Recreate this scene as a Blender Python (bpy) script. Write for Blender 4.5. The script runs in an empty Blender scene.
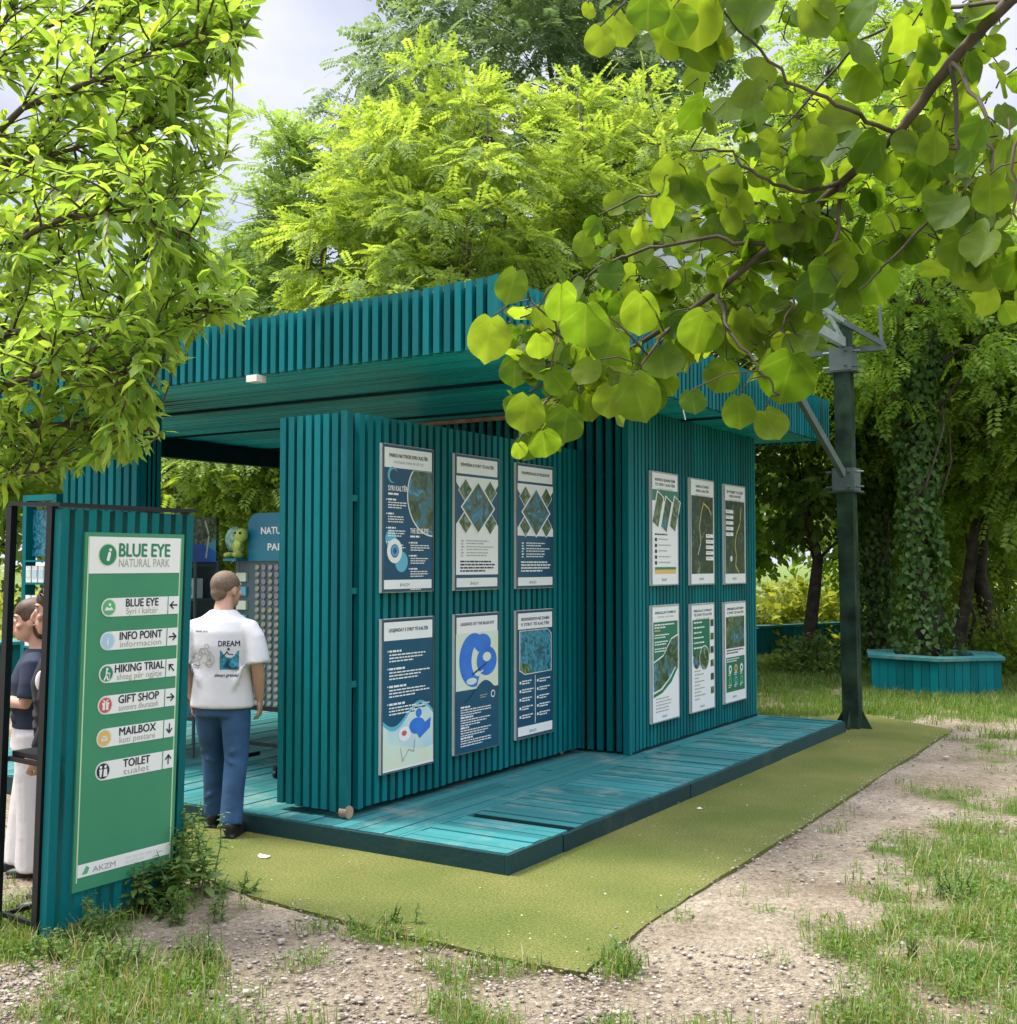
import bpy, bmesh, math, random
import numpy as np
from mathutils import Vector, Matrix
from mathutils.bvhtree import BVHTree
random.seed(7)
rng = np.random.default_rng(11)
C = bpy.context.scene.collection
R = math.radians

# ------------------------------------------------------------------ camera
H_CAM, F, PCX, PCY = 1.75, 1162.0, 508.5, 512.0
YAW, PITCH = R(32.2), math.atan(51 / 1162)
FH = Vector((-math.sin(YAW), math.cos(YAW), 0))
RIGHT = Vector((math.cos(YAW), math.sin(YAW), 0))
FWD = FH * math.cos(PITCH) + Vector((0, 0, 1)) * math.sin(PITCH)
UP = -FH * math.sin(PITCH) + Vector((0, 0, 1)) * math.cos(PITCH)
EYE = Vector((0, 0, H_CAM))
cam = bpy.data.cameras.new('camera')
cam.sensor_fit = 'HORIZONTAL'
cam.sensor_width = 36
cam.lens = F / 1017 * 36
cam.clip_start, cam.clip_end = 0.05, 2000
camo = bpy.data.objects.new('camera', cam)
camo.matrix_world = Matrix(((RIGHT.x, UP.x, -FWD.x, 0), (RIGHT.y, UP.y, -FWD.y, 0), (RIGHT.z, UP.z, -FWD.z, H_CAM), (0, 0, 0, 1)))
C.objects.link(camo)
bpy.context.scene.camera = camo

def ray(x, y):
    return FWD + RIGHT * ((x - PCX) / F) + UP * ((PCY - y) / F)
def on_z(x, y, z=0.0):
    d = ray(x, y); return EYE + d * ((z - EYE.z) / d.z)
def on_x(x, y, X):
    d = ray(x, y); return EYE + d * (X / d.x)
def on_y(x, y, Y):
    d = ray(x, y); return EYE + d * (Y / d.y)
def at(x, y, dep):
    return EYE + ray(x, y) * dep
def ground_at(x, dep, z=0.0):
    p = EYE + FH * dep + RIGHT * ((x - PCX) / F * dep); p.z = z; return p
def proj(P):
    """world points (N,3) -> pixel x, y, depth"""
    P = np.asarray(P) - np.array(EYE)
    d = P @ np.array(FWD)
    dd = np.where(np.abs(d) < 1e-4, 1e-4, d)
    return PCX + F * (P @ np.array(RIGHT)) / dd, PCY - F * (P @ np.array(UP)) / dd, d

# ------------------------------------------------------------------ materials
def mat(name, col, rough=0.6, metal=0.0, noise=0.0, nscale=6.0, bump=0.0, bscale=40.0, spec=0.4, col2=None, detail=4.0):
    m = bpy.data.materials.new(name); m.use_nodes = True
    nt = m.node_tree; b = nt.nodes['Principled BSDF']
    b.inputs['Base Color'].default_value = (*col, 1)
    b.inputs['Roughness'].default_value = rough
    b.inputs['Metallic'].default_value = metal
    b.inputs['Specular IOR Level'].default_value = spec
    if noise or bump or col2:
        tc = nt.nodes.new('ShaderNodeTexCoord')
    if noise or col2:
        n = nt.nodes.new('ShaderNodeTexNoise'); n.inputs['Scale'].default_value = nscale; n.inputs['Detail'].default_value = detail
        nt.links.new(tc.outputs['Object'], n.inputs['Vector'])
        r = nt.nodes.new('ShaderNodeValToRGB')
        c2 = col2 if col2 else tuple(min(1, c * (1 + noise)) for c in col)
        c1 = col if col2 else tuple(c * (1 - noise) for c in col)
        r.color_ramp.elements[0].color = (*c1, 1); r.color_ramp.elements[0].position = .32
        r.color_ramp.elements[1].color = (*c2, 1); r.color_ramp.elements[1].position = .68
        nt.links.new(n.outputs['Fac'], r.inputs['Fac'])
        nt.links.new(r.outputs['Color'], b.inputs['Base Color'])
    if bump:
        n2 = nt.nodes.new('ShaderNodeTexNoise'); n2.inputs['Scale'].default_value = bscale; n2.inputs['Detail'].default_value = 5
        nt.links.new(tc.outputs['Object'], n2.inputs['Vector'])
        bp = nt.nodes.new('ShaderNodeBump'); bp.inputs['Strength'].default_value = bump; bp.inputs['Distance'].default_value = .02
        nt.links.new(n2.outputs['Fac'], bp.inputs['Height'])
        nt.links.new(bp.outputs['Normal'], b.inputs['Normal'])
    return m

def leaf_mat(name, c1, c2, trans=0.5, rough=0.45, ty=1.25, tstr=1.0, veins=False):
    m = bpy.data.materials.new(name); m.use_nodes = True
    nt = m.node_tree; nt.nodes.clear()
    out = nt.nodes.new('ShaderNodeOutputMaterial')
    g = nt.nodes.new('ShaderNodeNewGeometry')
    rp = nt.nodes.new('ShaderNodeValToRGB')
    rp.color_ramp.elements[0].color = (*c1, 1); rp.color_ramp.elements[1].color = (*c2, 1)
    nt.links.new(g.outputs['Random Per Island'], rp.inputs['Fac'])
    colr = rp.outputs['Color']
    if veins:      # palmate veins drawn in the blade's own coordinates
        def mth(op, a, b=None):
            q = nt.nodes.new('ShaderNodeMath'); q.operation = op
            for i, z in enumerate((a, b)):
                if z is None: continue
                if isinstance(z, (int, float)): q.inputs[i].default_value = z
                else: nt.links.new(z, q.inputs[i])
            return q.outputs[0]
        uvn = nt.nodes.new('ShaderNodeUVMap'); uvn.uv_map = 'blade'; sx = nt.nodes.new('ShaderNodeSeparateXYZ'); nt.links.new(uvn.outputs[0], sx.inputs[0])
        ang = mth('ARCTAN2', sx.outputs['Y'], mth('ADD', sx.outputs['X'], -.03))
        wv = mth('POWER', mth('ABSOLUTE', mth('COSINE', mth('MULTIPLY', ang, 3.6))), 60.0)
        side = mth('POWER', mth('ABSOLUTE', mth('SINE', mth('MULTIPLY', mth('ADD', sx.outputs['X'], mth('MULTIPLY', mth('ABSOLUTE', sx.outputs['Y']), -.7)), 22.0))), 24.0)
        vn = mth('MULTIPLY', wv, .22)
        nz_ = nt.nodes.new('ShaderNodeTexNoise'); nz_.inputs['Scale'].default_value = 22; tc_ = nt.nodes.new('ShaderNodeTexCoord'); nt.links.new(tc_.outputs['Object'], nz_.inputs['Vector'])
        vmx = nt.nodes.new('ShaderNodeMix'); vmx.data_type = 'RGBA'; nt.links.new(vn, vmx.inputs[0]); nt.links.new(colr, vmx.inputs[6]); vmx.inputs[7].default_value = (.30, .36, .10, 1)
        mot = nt.nodes.new('ShaderNodeMix'); mot.data_type = 'RGBA'; mot.blend_type = 'MULTIPLY'; mot.inputs[0].default_value = .5; nt.links.new(vmx.outputs[2], mot.inputs[6])
        mr_ = nt.nodes.new('ShaderNodeMapRange'); mr_.inputs[1].default_value = .3; mr_.inputs[2].default_value = .7; mr_.inputs[3].default_value = .55; mr_.inputs[4].default_value = 1.3; nt.links.new(nz_.outputs['Fac'], mr_.inputs[0]); nt.links.new(mr_.outputs[0], mot.inputs[7])
        colr = mot.outputs[2]
    p = nt.nodes.new('ShaderNodeBsdfPrincipled'); p.inputs['Roughness'].default_value = rough
    p.inputs['Specular IOR Level'].default_value = .3
    nt.links.new(colr, p.inputs['Base Color'])
    t = nt.nodes.new('ShaderNodeBsdfTranslucent')
    mx = nt.nodes.new('ShaderNodeMix'); mx.data_type = 'RGBA'; mx.blend_type = 'MULTIPLY'; mx.inputs[0].default_value = 1
    nt.links.new(colr, mx.inputs[6]); mx.inputs[7].default_value = (ty * tstr * 1.12, ty * tstr, .55 * tstr, 1)
    nt.links.new(mx.outputs[2], t.inputs['Color'])
    s = nt.nodes.new('ShaderNodeMixShader'); s.inputs[0].default_value = trans
    nt.links.new(p.outputs[0], s.inputs[1]); nt.links.new(t.outputs[0], s.inputs[2])
    nt.links.new(s.outputs[0], out.inputs['Surface'])
    return m

def photo_mat(name, stops, scale=9.0, dist=1.5):
    m = bpy.data.materials.new(name); m.use_nodes = True
    nt = m.node_tree; b = nt.nodes['Principled BSDF']; b.inputs['Roughness'].default_value = .35
    tc = nt.nodes.new('ShaderNodeTexCoord')
    n = nt.nodes.new('ShaderNodeTexNoise'); n.inputs['Scale'].default_value = scale; n.inputs['Detail'].default_value = 6; n.inputs['Distortion'].default_value = dist
    nt.links.new(tc.outputs['Object'], n.inputs['Vector'])
    r = nt.nodes.new('ShaderNodeValToRGB'); el = r.color_ramp.elements
    el[0].position, el[0].color = stops[0][0], (*stops[0][1], 1)
    el[1].position, el[1].color = stops[-1][0], (*stops[-1][1], 1)
    for p, c in stops[1:-1]:
        e = el.new(p); e.color = (*c, 1)
    nt.links.new(n.outputs['Fac'], r.inputs['Fac']); nt.links.new(r.outputs['Color'], b.inputs['Base Color'])
    return m

def painted_wood(name, col, wear_col, wear=.12, rough=.5, nscale=3.0, stretch=(1, 1, 1), spec=.35):
    """teal paint with faded streaks and scuffs that belong to the boards"""
    m = bpy.data.materials.new(name); m.use_nodes = True
    nt = m.node_tree; b = nt.nodes['Principled BSDF']; b.inputs['Roughness'].default_value = rough
    b.inputs['Specular IOR Level'].default_value = spec
    tc = nt.nodes.new('ShaderNodeTexCoord')
    mp = nt.nodes.new('ShaderNodeMapping'); mp.inputs['Scale'].default_value = stretch
    nt.links.new(tc.outputs['Object'], mp.inputs['Vector'])
    g = nt.nodes.new('ShaderNodeNewGeometry')
    n = nt.nodes.new('ShaderNodeTexNoise'); n.inputs['Scale'].default_value = nscale; n.inputs['Detail'].default_value = 8; n.inputs['Roughness'].default_value = .65
    nt.links.new(mp.outputs['Vector'], n.inputs['Vector'])
    r = nt.nodes.new('ShaderNodeValToRGB')
    r.color_ramp.elements[0].position = .60 - wear; r.color_ramp.elements[1].position = .86 - wear
    nt.links.new(n.outputs['Fac'], r.inputs['Fac'])
    hsv = nt.nodes.new('ShaderNodeHueSaturation'); hsv.inputs['Color'].default_value = (*col, 1)
    mr = nt.nodes.new('ShaderNodeMapRange'); mr.inputs[3].default_value = .74; mr.inputs[4].default_value = 1.22
    nt.links.new(g.outputs['Random Per Island'], mr.inputs[0]); nt.links.new(mr.outputs[0], hsv.inputs['Value'])
    mx = nt.nodes.new('ShaderNodeMix'); mx.data_type = 'RGBA'
    nt.links.new(r.outputs['Color'], mx.inputs[0]); nt.links.new(hsv.outputs['Color'], mx.inputs[6]); mx.inputs[7].default_value = (*wear_col, 1)
    nt.links.new(mx.outputs[2], b.inputs['Base Color'])
    bp = nt.nodes.new('ShaderNodeBump'); bp.inputs['Strength'].default_value = .25; bp.inputs['Distance'].default_value = .01
    n2 = nt.nodes.new('ShaderNodeTexNoise'); n2.inputs['Scale'].default_value = 30; nt.links.new(mp.outputs['Vector'], n2.inputs['Vector'])
    nt.links.new(n2.outputs['Fac'], bp.inputs['Height']); nt.links.new(bp.outputs['Normal'], b.inputs['Normal'])
    return m

M = {}
M['teal'] = painted_wood('teal_paint', (.0008, .130, .140), (.010, .20, .19), .03, .5, 5.0, (1, 1, .25), .16)
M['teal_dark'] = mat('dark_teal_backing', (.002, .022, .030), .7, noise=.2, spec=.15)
M['deck'] = painted_wood('deck_paint', (.032, .180, .182), (.20, .27, .24), .09, .6, 3.2, (1, 1, 1), .25)
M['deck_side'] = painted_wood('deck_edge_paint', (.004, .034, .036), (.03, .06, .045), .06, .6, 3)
M['timber'] = mat('raw_timber', (.30, .21, .135), .7, noise=.3, nscale=10)
M['steel'] = mat('grey_steel', (.085, .115, .105), .45, .3, noise=.15)
M['steel_light'] = mat('galvanised_steel', (.30, .35, .34), .4, .3, noise=.15)
M['post'] = mat('dark_green_post_paint', (.022, .042, .026), .8, 0, noise=.55, nscale=4, spec=.08)
M['teal_bounce_lit'] = painted_wood('ceiling_bounce_lit_paint', (.010, .36, .40), (.04, .42, .44), .05, .4, 2.0)  # teal raised so the colour holds light bounced up from the deck
M['black'] = mat('black_metal', (.010, .012, .014), .4, .2)
M['white'] = mat('white_print', (.78, .80, .78), .35)
M['offwhite'] = mat('white_board_edge', (.66, .70, .68), .4)
M['sign_green'] = mat('sign_green', (.045, .255, .135), .4, noise=.05, nscale=3)
M['sign_line'] = mat('sign_pale_line', (.50, .68, .42), .4)
M['ink'] = mat('navy_ink', (.015, .020, .045), .45)
M['greytext'] = mat('grey_ink', (.38, .38, .34), .45)
M['greentext'] = mat('green_ink', (.03, .22, .12), .45)
M['navy'] = mat('poster_navy', (.003, .060, .125), .3, col2=(.004, .078, .15), nscale=2, spec=.3)
M['navy_d'] = mat('poster_dark_navy', (.004, .05, .11), .3)
M['pgreen'] = mat('poster_green', (.010, .160, .085), .3)
M['cyan'] = mat('poster_cyan', (.10, .42, .55), .35)
M['pblue'] = mat('poster_blue', (.02, .12, .55), .35, col2=(.03, .2, .65), nscale=5)
M['sky_wash'] = mat('poster_wash', (.40, .62, .72), .4, col2=(.65, .75, .60), nscale=5)
M['cream'] = mat('poster_cream', (.68, .70, .50), .4, col2=(.60, .75, .62), nscale=6)
M['red'] = mat('icon_red', (.55, .11, .10), .4)
M['yellow'] = mat('icon_yellow', (.72, .45, .12), .4)
M['paleblue'] = mat('icon_pale_blue', (.38, .58, .75), .4)
M['icongreen'] = mat('icon_green', (.10, .42, .17), .4)
M['ph_water'] = photo_mat('photo_spring', [(.3, (.008, .025, .015)), (.44, (.03, .08, .03)), (.52, (.08, .13, .05)), (.58, (.02, .14, .22)), (.66, (.05, .28, .45)), (.76, (.30, .36, .2))], 9)
M['ph_leaf'] = photo_mat('photo_forest', [(.3, (.008, .02, .012)), (.45, (.03, .09, .02)), (.55, (.10, .16, .06)), (.7, (.30, .34, .25))], 14)
M['ph_map'] = photo_mat('photo_aerial', [(.3, (.006, .018, .010)), (.5, (.018, .045, .020)), (.62, (.05, .08, .035)), (.72, (.20, .20, .15))], 12)
M['ph_deep'] = photo_mat('photo_lagoon', [(.3, (.003, .03, .04)), (.42, (.008, .09, .14)), (.5, (.01, .18, .22)), (.56, (.05, .30, .48)), (.64, (.02, .14, .13)), (.74, (.25, .45, .45))], 13)
M['route'] = mat('map_route', (.65, .50, .12), .4)
M['skin'] = mat('skin', (.52, .30, .21), .5, noise=.06, nscale=8)
M['hair_fair'] = mat('fair_hair', (.070, .040, .022), .6, noise=.35, nscale=40)
M['hair_dark'] = mat('dark_blond_hair', (.060, .036, .022), .6, noise=.3, nscale=60)
M['hair_crop'] = mat('cropped_hair', (.15, .105, .070), .75, noise=.25, nscale=60)
M['tee_white'] = mat('white_cotton', (.60, .60, .60), .8, bump=.25, bscale=9)
M['navy_cotton'] = mat('navy_cotton', (.016, .026, .048), .85, bump=.25, bscale=12)
M['black_cotton'] = mat('black_cotton', (.012, .014, .018), .85, bump=.2, bscale=12)
M['white_linen'] = mat('white_linen', (.56, .54, .52), .85, bump=.4, bscale=10)
M['denim'] = mat('blue_denim', (.024, .075, .160), .8, noise=.35, nscale=5, bump=.3, bscale=10)
M['shoe'] = mat('dark_leather', (.014, .014, .016), .5)
M['bark'] = mat('bark', (.085, .070, .050), .9, noise=.5, nscale=9, bump=.8, bscale=18)
M['bark_dark'] = mat('dark_bark', (.045, .038, .028), .9, noise=.5, nscale=9, bump=.8, bscale=18)
M['twig'] = mat('twig_bark', (.075, .060, .040), .8, noise=.4, nscale=20)
M['soil'] = mat('planter_soil', (.05, .04, .03), .95)
M['stone'] = mat('pale_stone', (.42, .38, .33), .9, noise=.35, nscale=3)
M['glass'] = mat('clear_plastic', (.25, .33, .32), .15, spec=.6)
M['rack'] = mat('dark_rack_panel', (.08, .13, .14), .5)
M['header_blue'] = mat('header_blue', (.010, .13, .24), .35, col2=(.012, .2, .27), nscale=3)
M['plush_shell'] = mat('plush_shell', (.04, .20, .17), .9, col2=(.36, .52, .38), nscale=30)
M['plush_skin'] = mat('plush_skin', (.42, .52, .12), .9, noise=.2, nscale=20)
M['magnet'] = mat('magnet_face', (.08, .13, .14), .3, col2=(.42, .44, .36), nscale=45)
M['magnet2'] = mat('magnet_face_red', (.42, .20, .16), .3, col2=(.10, .25, .35), nscale=40)
M['magnet3'] = mat('magnet_face_blue', (.03, .14, .32), .3, col2=(.50, .42, .12), nscale=40)
M['lamp'] = mat('lamp_casing', (.75, .72, .66), .4)
M['litter'] = mat('litter_white', (.80, .78, .72), .6)

# ------------------------------------------------------------------ mesh helpers
class MB:
    def __init__(self):
        self.v, self.f, self.m = [], [], []
    def add(self, vs, fs, mi=0):
        o = len(self.v); self.v += [tuple(p) for p in vs]
        self.f += [tuple(i + o for i in f) for f in fs]; self.m += [mi] * len(fs)
        return self
    def box(self, x0, x1, y0, y1, z0, z1, mi=0, top=None):
        x0, x1 = sorted((x0, x1)); y0, y1 = sorted((y0, y1)); z0, z1 = sorted((z0, z1))
        vs = [(x0, y0, z0), (x1, y0, z0), (x1, y1, z0), (x0, y1, z0), (x0, y0, z1), (x1, y0, z1), (x1, y1, z1), (x0, y1, z1)]
        return self.add(vs, [(3, 2, 1, 0), (4, 5, 6, 7), (0, 1, 5, 4), (1, 2, 6, 5), (2, 3, 7, 6), (3, 0, 4, 7)], mi)
    def bar(self, a, b, w, h, mi=0, upv=(0, 0, 1)):
        a, b = Vector(a), Vector(b); d = (b - a).normalized(); u = Vector(upv)
        if abs(d.dot(u)) > .98: u = Vector((0, 1, 0))
        s = d.cross(u).normalized(); t = s.cross(d)
        vs = []
        for p in (a, b):
            vs += [p - s * w / 2 - t * h / 2, p + s * w / 2 - t * h / 2, p + s * w / 2 + t * h / 2, p - s * w / 2 + t * h / 2]
        return self.add(vs, [(3, 2, 1, 0), (4, 5, 6, 7), (0, 1, 5, 4), (1, 2, 6, 5), (2, 3, 7, 6), (3, 0, 4, 7)], mi)
    def tube(self, pts, rad, n=8, mi=0, ell=None):
        pts = [Vector(p) for p in pts]
        if not hasattr(rad, '__len__'): rad = [rad] * len(pts)
        rings = []; u = None
        for i, p in enumerate(pts):
            d = (pts[min(i + 1, len(pts) - 1)] - pts[max(i - 1, 0)]).normalized()
            if u is None:
                u = d.cross(Vector((0, 0, 1)))
                if u.length < .1: u = d.cross(Vector((0, 1, 0)))
                u.normalize()
            u = (u - d * u.dot(d)).normalized(); w = d.cross(u)
            rx = ry = rad[i]
            if ell: rx, ry = ell[i]
            rings.append([p + u * math.cos(2 * math.pi * k / n) * rx + w * math.sin(2 * math.pi * k / n) * ry for k in range(n)])
        vs = [v for r in rings for v in r]; fs = []
        for i in range(len(pts) - 1):
            for k in range(n):
                fs.append((i * n + k, i * n + (k + 1) % n, (i + 1) * n + (k + 1) % n, (i + 1) * n + k))
        fs.append(tuple(range(n - 1, -1, -1))); fs.append(tuple((len(pts) - 1) * n + k for k in range(n)))
        return self.add(vs, fs, mi)
    def loft(self, rings, n=20, mi=0):
        """horizontal elliptical rings (cx, cy, z, rx, ry)"""
        vs = []; fs = []
        for cx, cy, z, rx, ry in rings:
            vs += [(cx + rx * math.cos(2 * math.pi * k / n), cy + ry * math.sin(2 * math.pi * k / n), z) for k in range(n)]
        for i in range(len(rings) - 1):
            for k in range(n):
                fs.append((i * n + k, i * n + (k + 1) % n, (i + 1) * n + (k + 1) % n, (i + 1) * n + k))
        fs.append(tuple(range(n - 1, -1, -1))); fs.append(tuple((len(rings) - 1) * n + k for k in range(n)))
        return self.add(vs, fs, mi)
    def ball(self, c, rx, ry=None, rz=None, mi=0, nu=12, nv=8, rot=None):
        ry = ry or rx; rz = rz or rx; c = Vector(c); vs = []; fs = []
        for j in range(1, nv):
            t = math.pi * j / nv
            for k in range(nu):
                p = 2 * math.pi * k / nu
                vs.append(Vector((rx * math.sin(t) * math.cos(p), ry * math.sin(t) * math.sin(p), rz * math.cos(t))))
        vs += [Vector((0, 0, rz)), Vector((0, 0, -rz))]
        if rot is not None: vs = [rot @ v for v in vs]
        vs = [c + v for v in vs]
        for j in range(nv - 2):
            for k in range(nu):
                fs.append((j * nu + k, (j + 1) * nu + k, (j + 1) * nu + (k + 1) % nu, j * nu + (k + 1) % nu))
        a, b = len(vs) - 2, len(vs) - 1
        for k in range(nu):
            fs.append((a, k, (k + 1) % nu)); fs.append((b, (nv - 2) * nu + (k + 1) % nu, (nv - 2) * nu + k))
        return self.add(vs, fs, mi)
    def prism(self, pts, z0, z1, mi=0):
        n = len(pts)
        vs = [(p[0], p[1], z0) for p in pts] + [(p[0], p[1], z1) for p in pts]
        fs = [tuple(range(n - 1, -1, -1)), tuple(range(n, 2 * n))] + [(i, (i + 1) % n, n + (i + 1) % n, n + i) for i in range(n)]
        return self.add(vs, fs, mi)
    def mesh(self, name, mats):
        me = bpy.data.meshes.new(name); me.from_pydata(self.v, [], self.f)
        for m in (mats if isinstance(mats, (list, tuple)) else [mats]): me.materials.append(m)
        me.polygons.foreach_set('material_index', self.m)
        me.validate(); me.update()
        return me
    def build(self, name, mats, parent=None, smooth=False):
        me = self.mesh(name, mats)
        if smooth: me.polygons.foreach_set('use_smooth', [True] * len(me.polygons))
        return link(name, me, parent)

def link(name, me, parent=None):
    o = bpy.data.objects.new(name, me); C.objects.link(o)
    if parent is not None:
        o.parent = parent
        o.matrix_parent_inverse = WORLD[parent.name].inverted() if parent.name in WORLD else Matrix()
        WORLD[o.name] = Matrix()
    return o
WORLD = {}
def tag(o, label=None, cat=None, group=None, kind=None):
    if label: o['label'] = label
    if cat: o['category'] = cat
    if group: o['group'] = group
    if kind: o['kind'] = kind
    return o
def thing(name, label, cat, loc=(0, 0, 0), group=None, rotz=None):
    """Empty at the base; parts are given in world coordinates unless rotz is given (then local)"""
    o = bpy.data.objects.new(name, None); C.objects.link(o); o.location = loc
    o.empty_display_size = .1
    if rotz is None: WORLD[o.name] = Matrix.Translation(Vector(loc))
    else: o.rotation_euler = (0, 0, rotz)
    return tag(o, label, cat, group)

def remeshed(mb, name, mats, parent, voxel=.01, it=4, smoothf=.5):
    me = mb.mesh('tmp', mats); o = bpy.data.objects.new('tmp', me); C.objects.link(o)
    r = o.modifiers.new('r', 'REMESH'); r.mode = 'VOXEL'; r.voxel_size = voxel
    s = o.modifiers.new('s', 'SMOOTH'); s.iterations = it; s.factor = smoothf
    dg = bpy.context.evaluated_depsgraph_get(); dg.update()
    me2 = bpy.data.meshes.new_from_object(o.evaluated_get(dg)); me2.name = name
    bpy.data.objects.remove(o); bpy.data.meshes.remove(me)
    me2.materials.clear()
    for m in (mats if isinstance(mats, (list, tuple)) else [mats]): me2.materials.append(m)
    me2.polygons.foreach_set('use_smooth', [True] * len(me2.polygons))
    me2.update()
    return link(name, me2, parent)

def fast_mesh(name, V, Fq, mats, mi=None, smooth=False):
    """V (n,3), Fq (m,k) uniform polygons"""
    me = bpy.data.meshes.new(name); k = Fq.shape[1]
    me.vertices.add(len(V)); me.vertices.foreach_set('co', np.ascontiguousarray(V, dtype=np.float32).ravel())
    me.loops.add(Fq.size); me.loops.foreach_set('vertex_index', np.ascontiguousarray(Fq, dtype=np.int32).ravel())
    me.polygons.add(len(Fq))
    me.polygons.foreach_set('loop_start', np.arange(0, Fq.size, k, dtype=np.int32))
    me.polygons.foreach_set('loop_total', np.full(len(Fq), k, dtype=np.int32))
    for m in (mats if isinstance(mats, (list, tuple)) else [mats]): me.materials.append(m)
    if mi is not None: me.polygons.foreach_set('material_index', np.ascontiguousarray(mi, dtype=np.int32))
    if smooth: me.polygons.foreach_set('use_smooth', np.ones(len(Fq), dtype=bool))
    me.update(calc_edges=True)
    return me

# leaf templates: x along the leaf (0..1), y across, z along the normal
def T_lance(w=.17):
    v = [(0, 0, 0), (.28, w, .05), (.28, 0, 0), (.28, -w, .05), (.68, w * .85, .02), (.68, 0, -.04), (.68, -w * .85, .02), (1, 0, -.14)]
    f = [(0, 2, 1, 1), (0, 3, 2, 2), (1, 2, 5, 4), (2, 3, 6, 5), (4, 5, 7, 7), (5, 6, 7, 7)]
    f = [(0, 2, 1), (0, 3, 2), (1, 2, 5), (1, 5, 4), (2, 3, 6), (2, 6, 5), (4, 5, 7), (5, 6, 7)]
    return np.array(v, float), np.array(f)
def T_round(n=14):
    v = [(.42, 0, -.03)]
    for k in range(n):
        a = 2 * math.pi * k / n
        r = .53 * (1 + .04 * math.cos(3 * a))
        x, y = .46 - r * math.cos(a), r * 1.02 * math.sin(a)
        if k == 0: x += .13
        if k == n // 2: x += .06
        v.append((x, y, .05 * math.cos(2 * a) + .06 * abs(y)))
    f = [(0, 1 + k, 1 + (k + 1) % n) for k in range(n)]
    return np.array(v, float), np.array(f)
def T_frond(pairs=6, lw=.075, ll=.26):
    v, f = [], []
    def leaflet(x, y, dx, dy, z):
        o = len(v); nx, ny = -dy, dx
        v.extend([(x, y, z), (x + dx * ll * .5 + nx * lw, y + dy * ll * .5 + ny * lw, z - .02), (x + dx * ll, y + dy * ll, z - .07), (x + dx * ll * .5 - nx * lw, y + dy * ll * .5 - ny * lw, z - .02)])
        f.append((o, o + 1, o + 2, o + 3))
    for i in range(pairs):
        x = .12 + .76 * i / (pairs - 1); z = -.22 * x * x
        leaflet(x, 0, .45, .89, z); leaflet(x, 0, .45, -.89, z)
    leaflet(.9, 0, 1, 0, -.2)
    return np.array(v, float), np.array(f)
def T_diamond(w=.3):
    return np.array([(0, 0, 0), (.5, w, .06), (1, 0, -.12), (.5, -w, .06)], float), np.array([(0, 1, 2, 3)])
def T_ivy():
    v = [(0, 0, 0), (.1, .42, .03), (.45, .36, 0), (1, 0, -.1), (.45, -.36, 0), (.1, -.42, .03)]
    return np.array(v, float), np.array([(0, 1, 2, 3), (0, 3, 4, 5)])
def unit(a):
    a = np.asarray(a, float); return a / np.maximum(np.linalg.norm(a, axis=-1, keepdims=True), 1e-9)
def rand_dirs(n):
    return unit(rng.normal(size=(n, 3)))
def leaves_geo(P, D, N, S, T):
    v, f = T; P = np.asarray(P, float); D = unit(D); S = np.asarray(S, float)
    B = np.cross(N, D); bad = np.linalg.norm(B, axis=1) < 1e-3
    B[bad] = np.cross(np.array([.3, .9, .1]), D[bad]); B = unit(B); N2 = np.cross(D, B)
    V = P[:, None, :] + S[:, None, None] * (v[None, :, 0:1] * D[:, None, :] + v[None, :, 1:2] * B[:, None, :] + v[None, :, 2:3] * N2[:, None, :])
    n, k = len(P), len(v)
    Fq = f[None] + (np.arange(n) * k)[:, None, None]
    return V.reshape(-1, 3), Fq.reshape(-1, f.shape[1])
def leaves_obj(name, P, D, N, S, T, m, parent=None, smooth=False):
    V, Fq = leaves_geo(P, D, N, S, T)
    return link(name, fast_mesh(name, V, Fq, m, smooth=smooth), parent)

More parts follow.
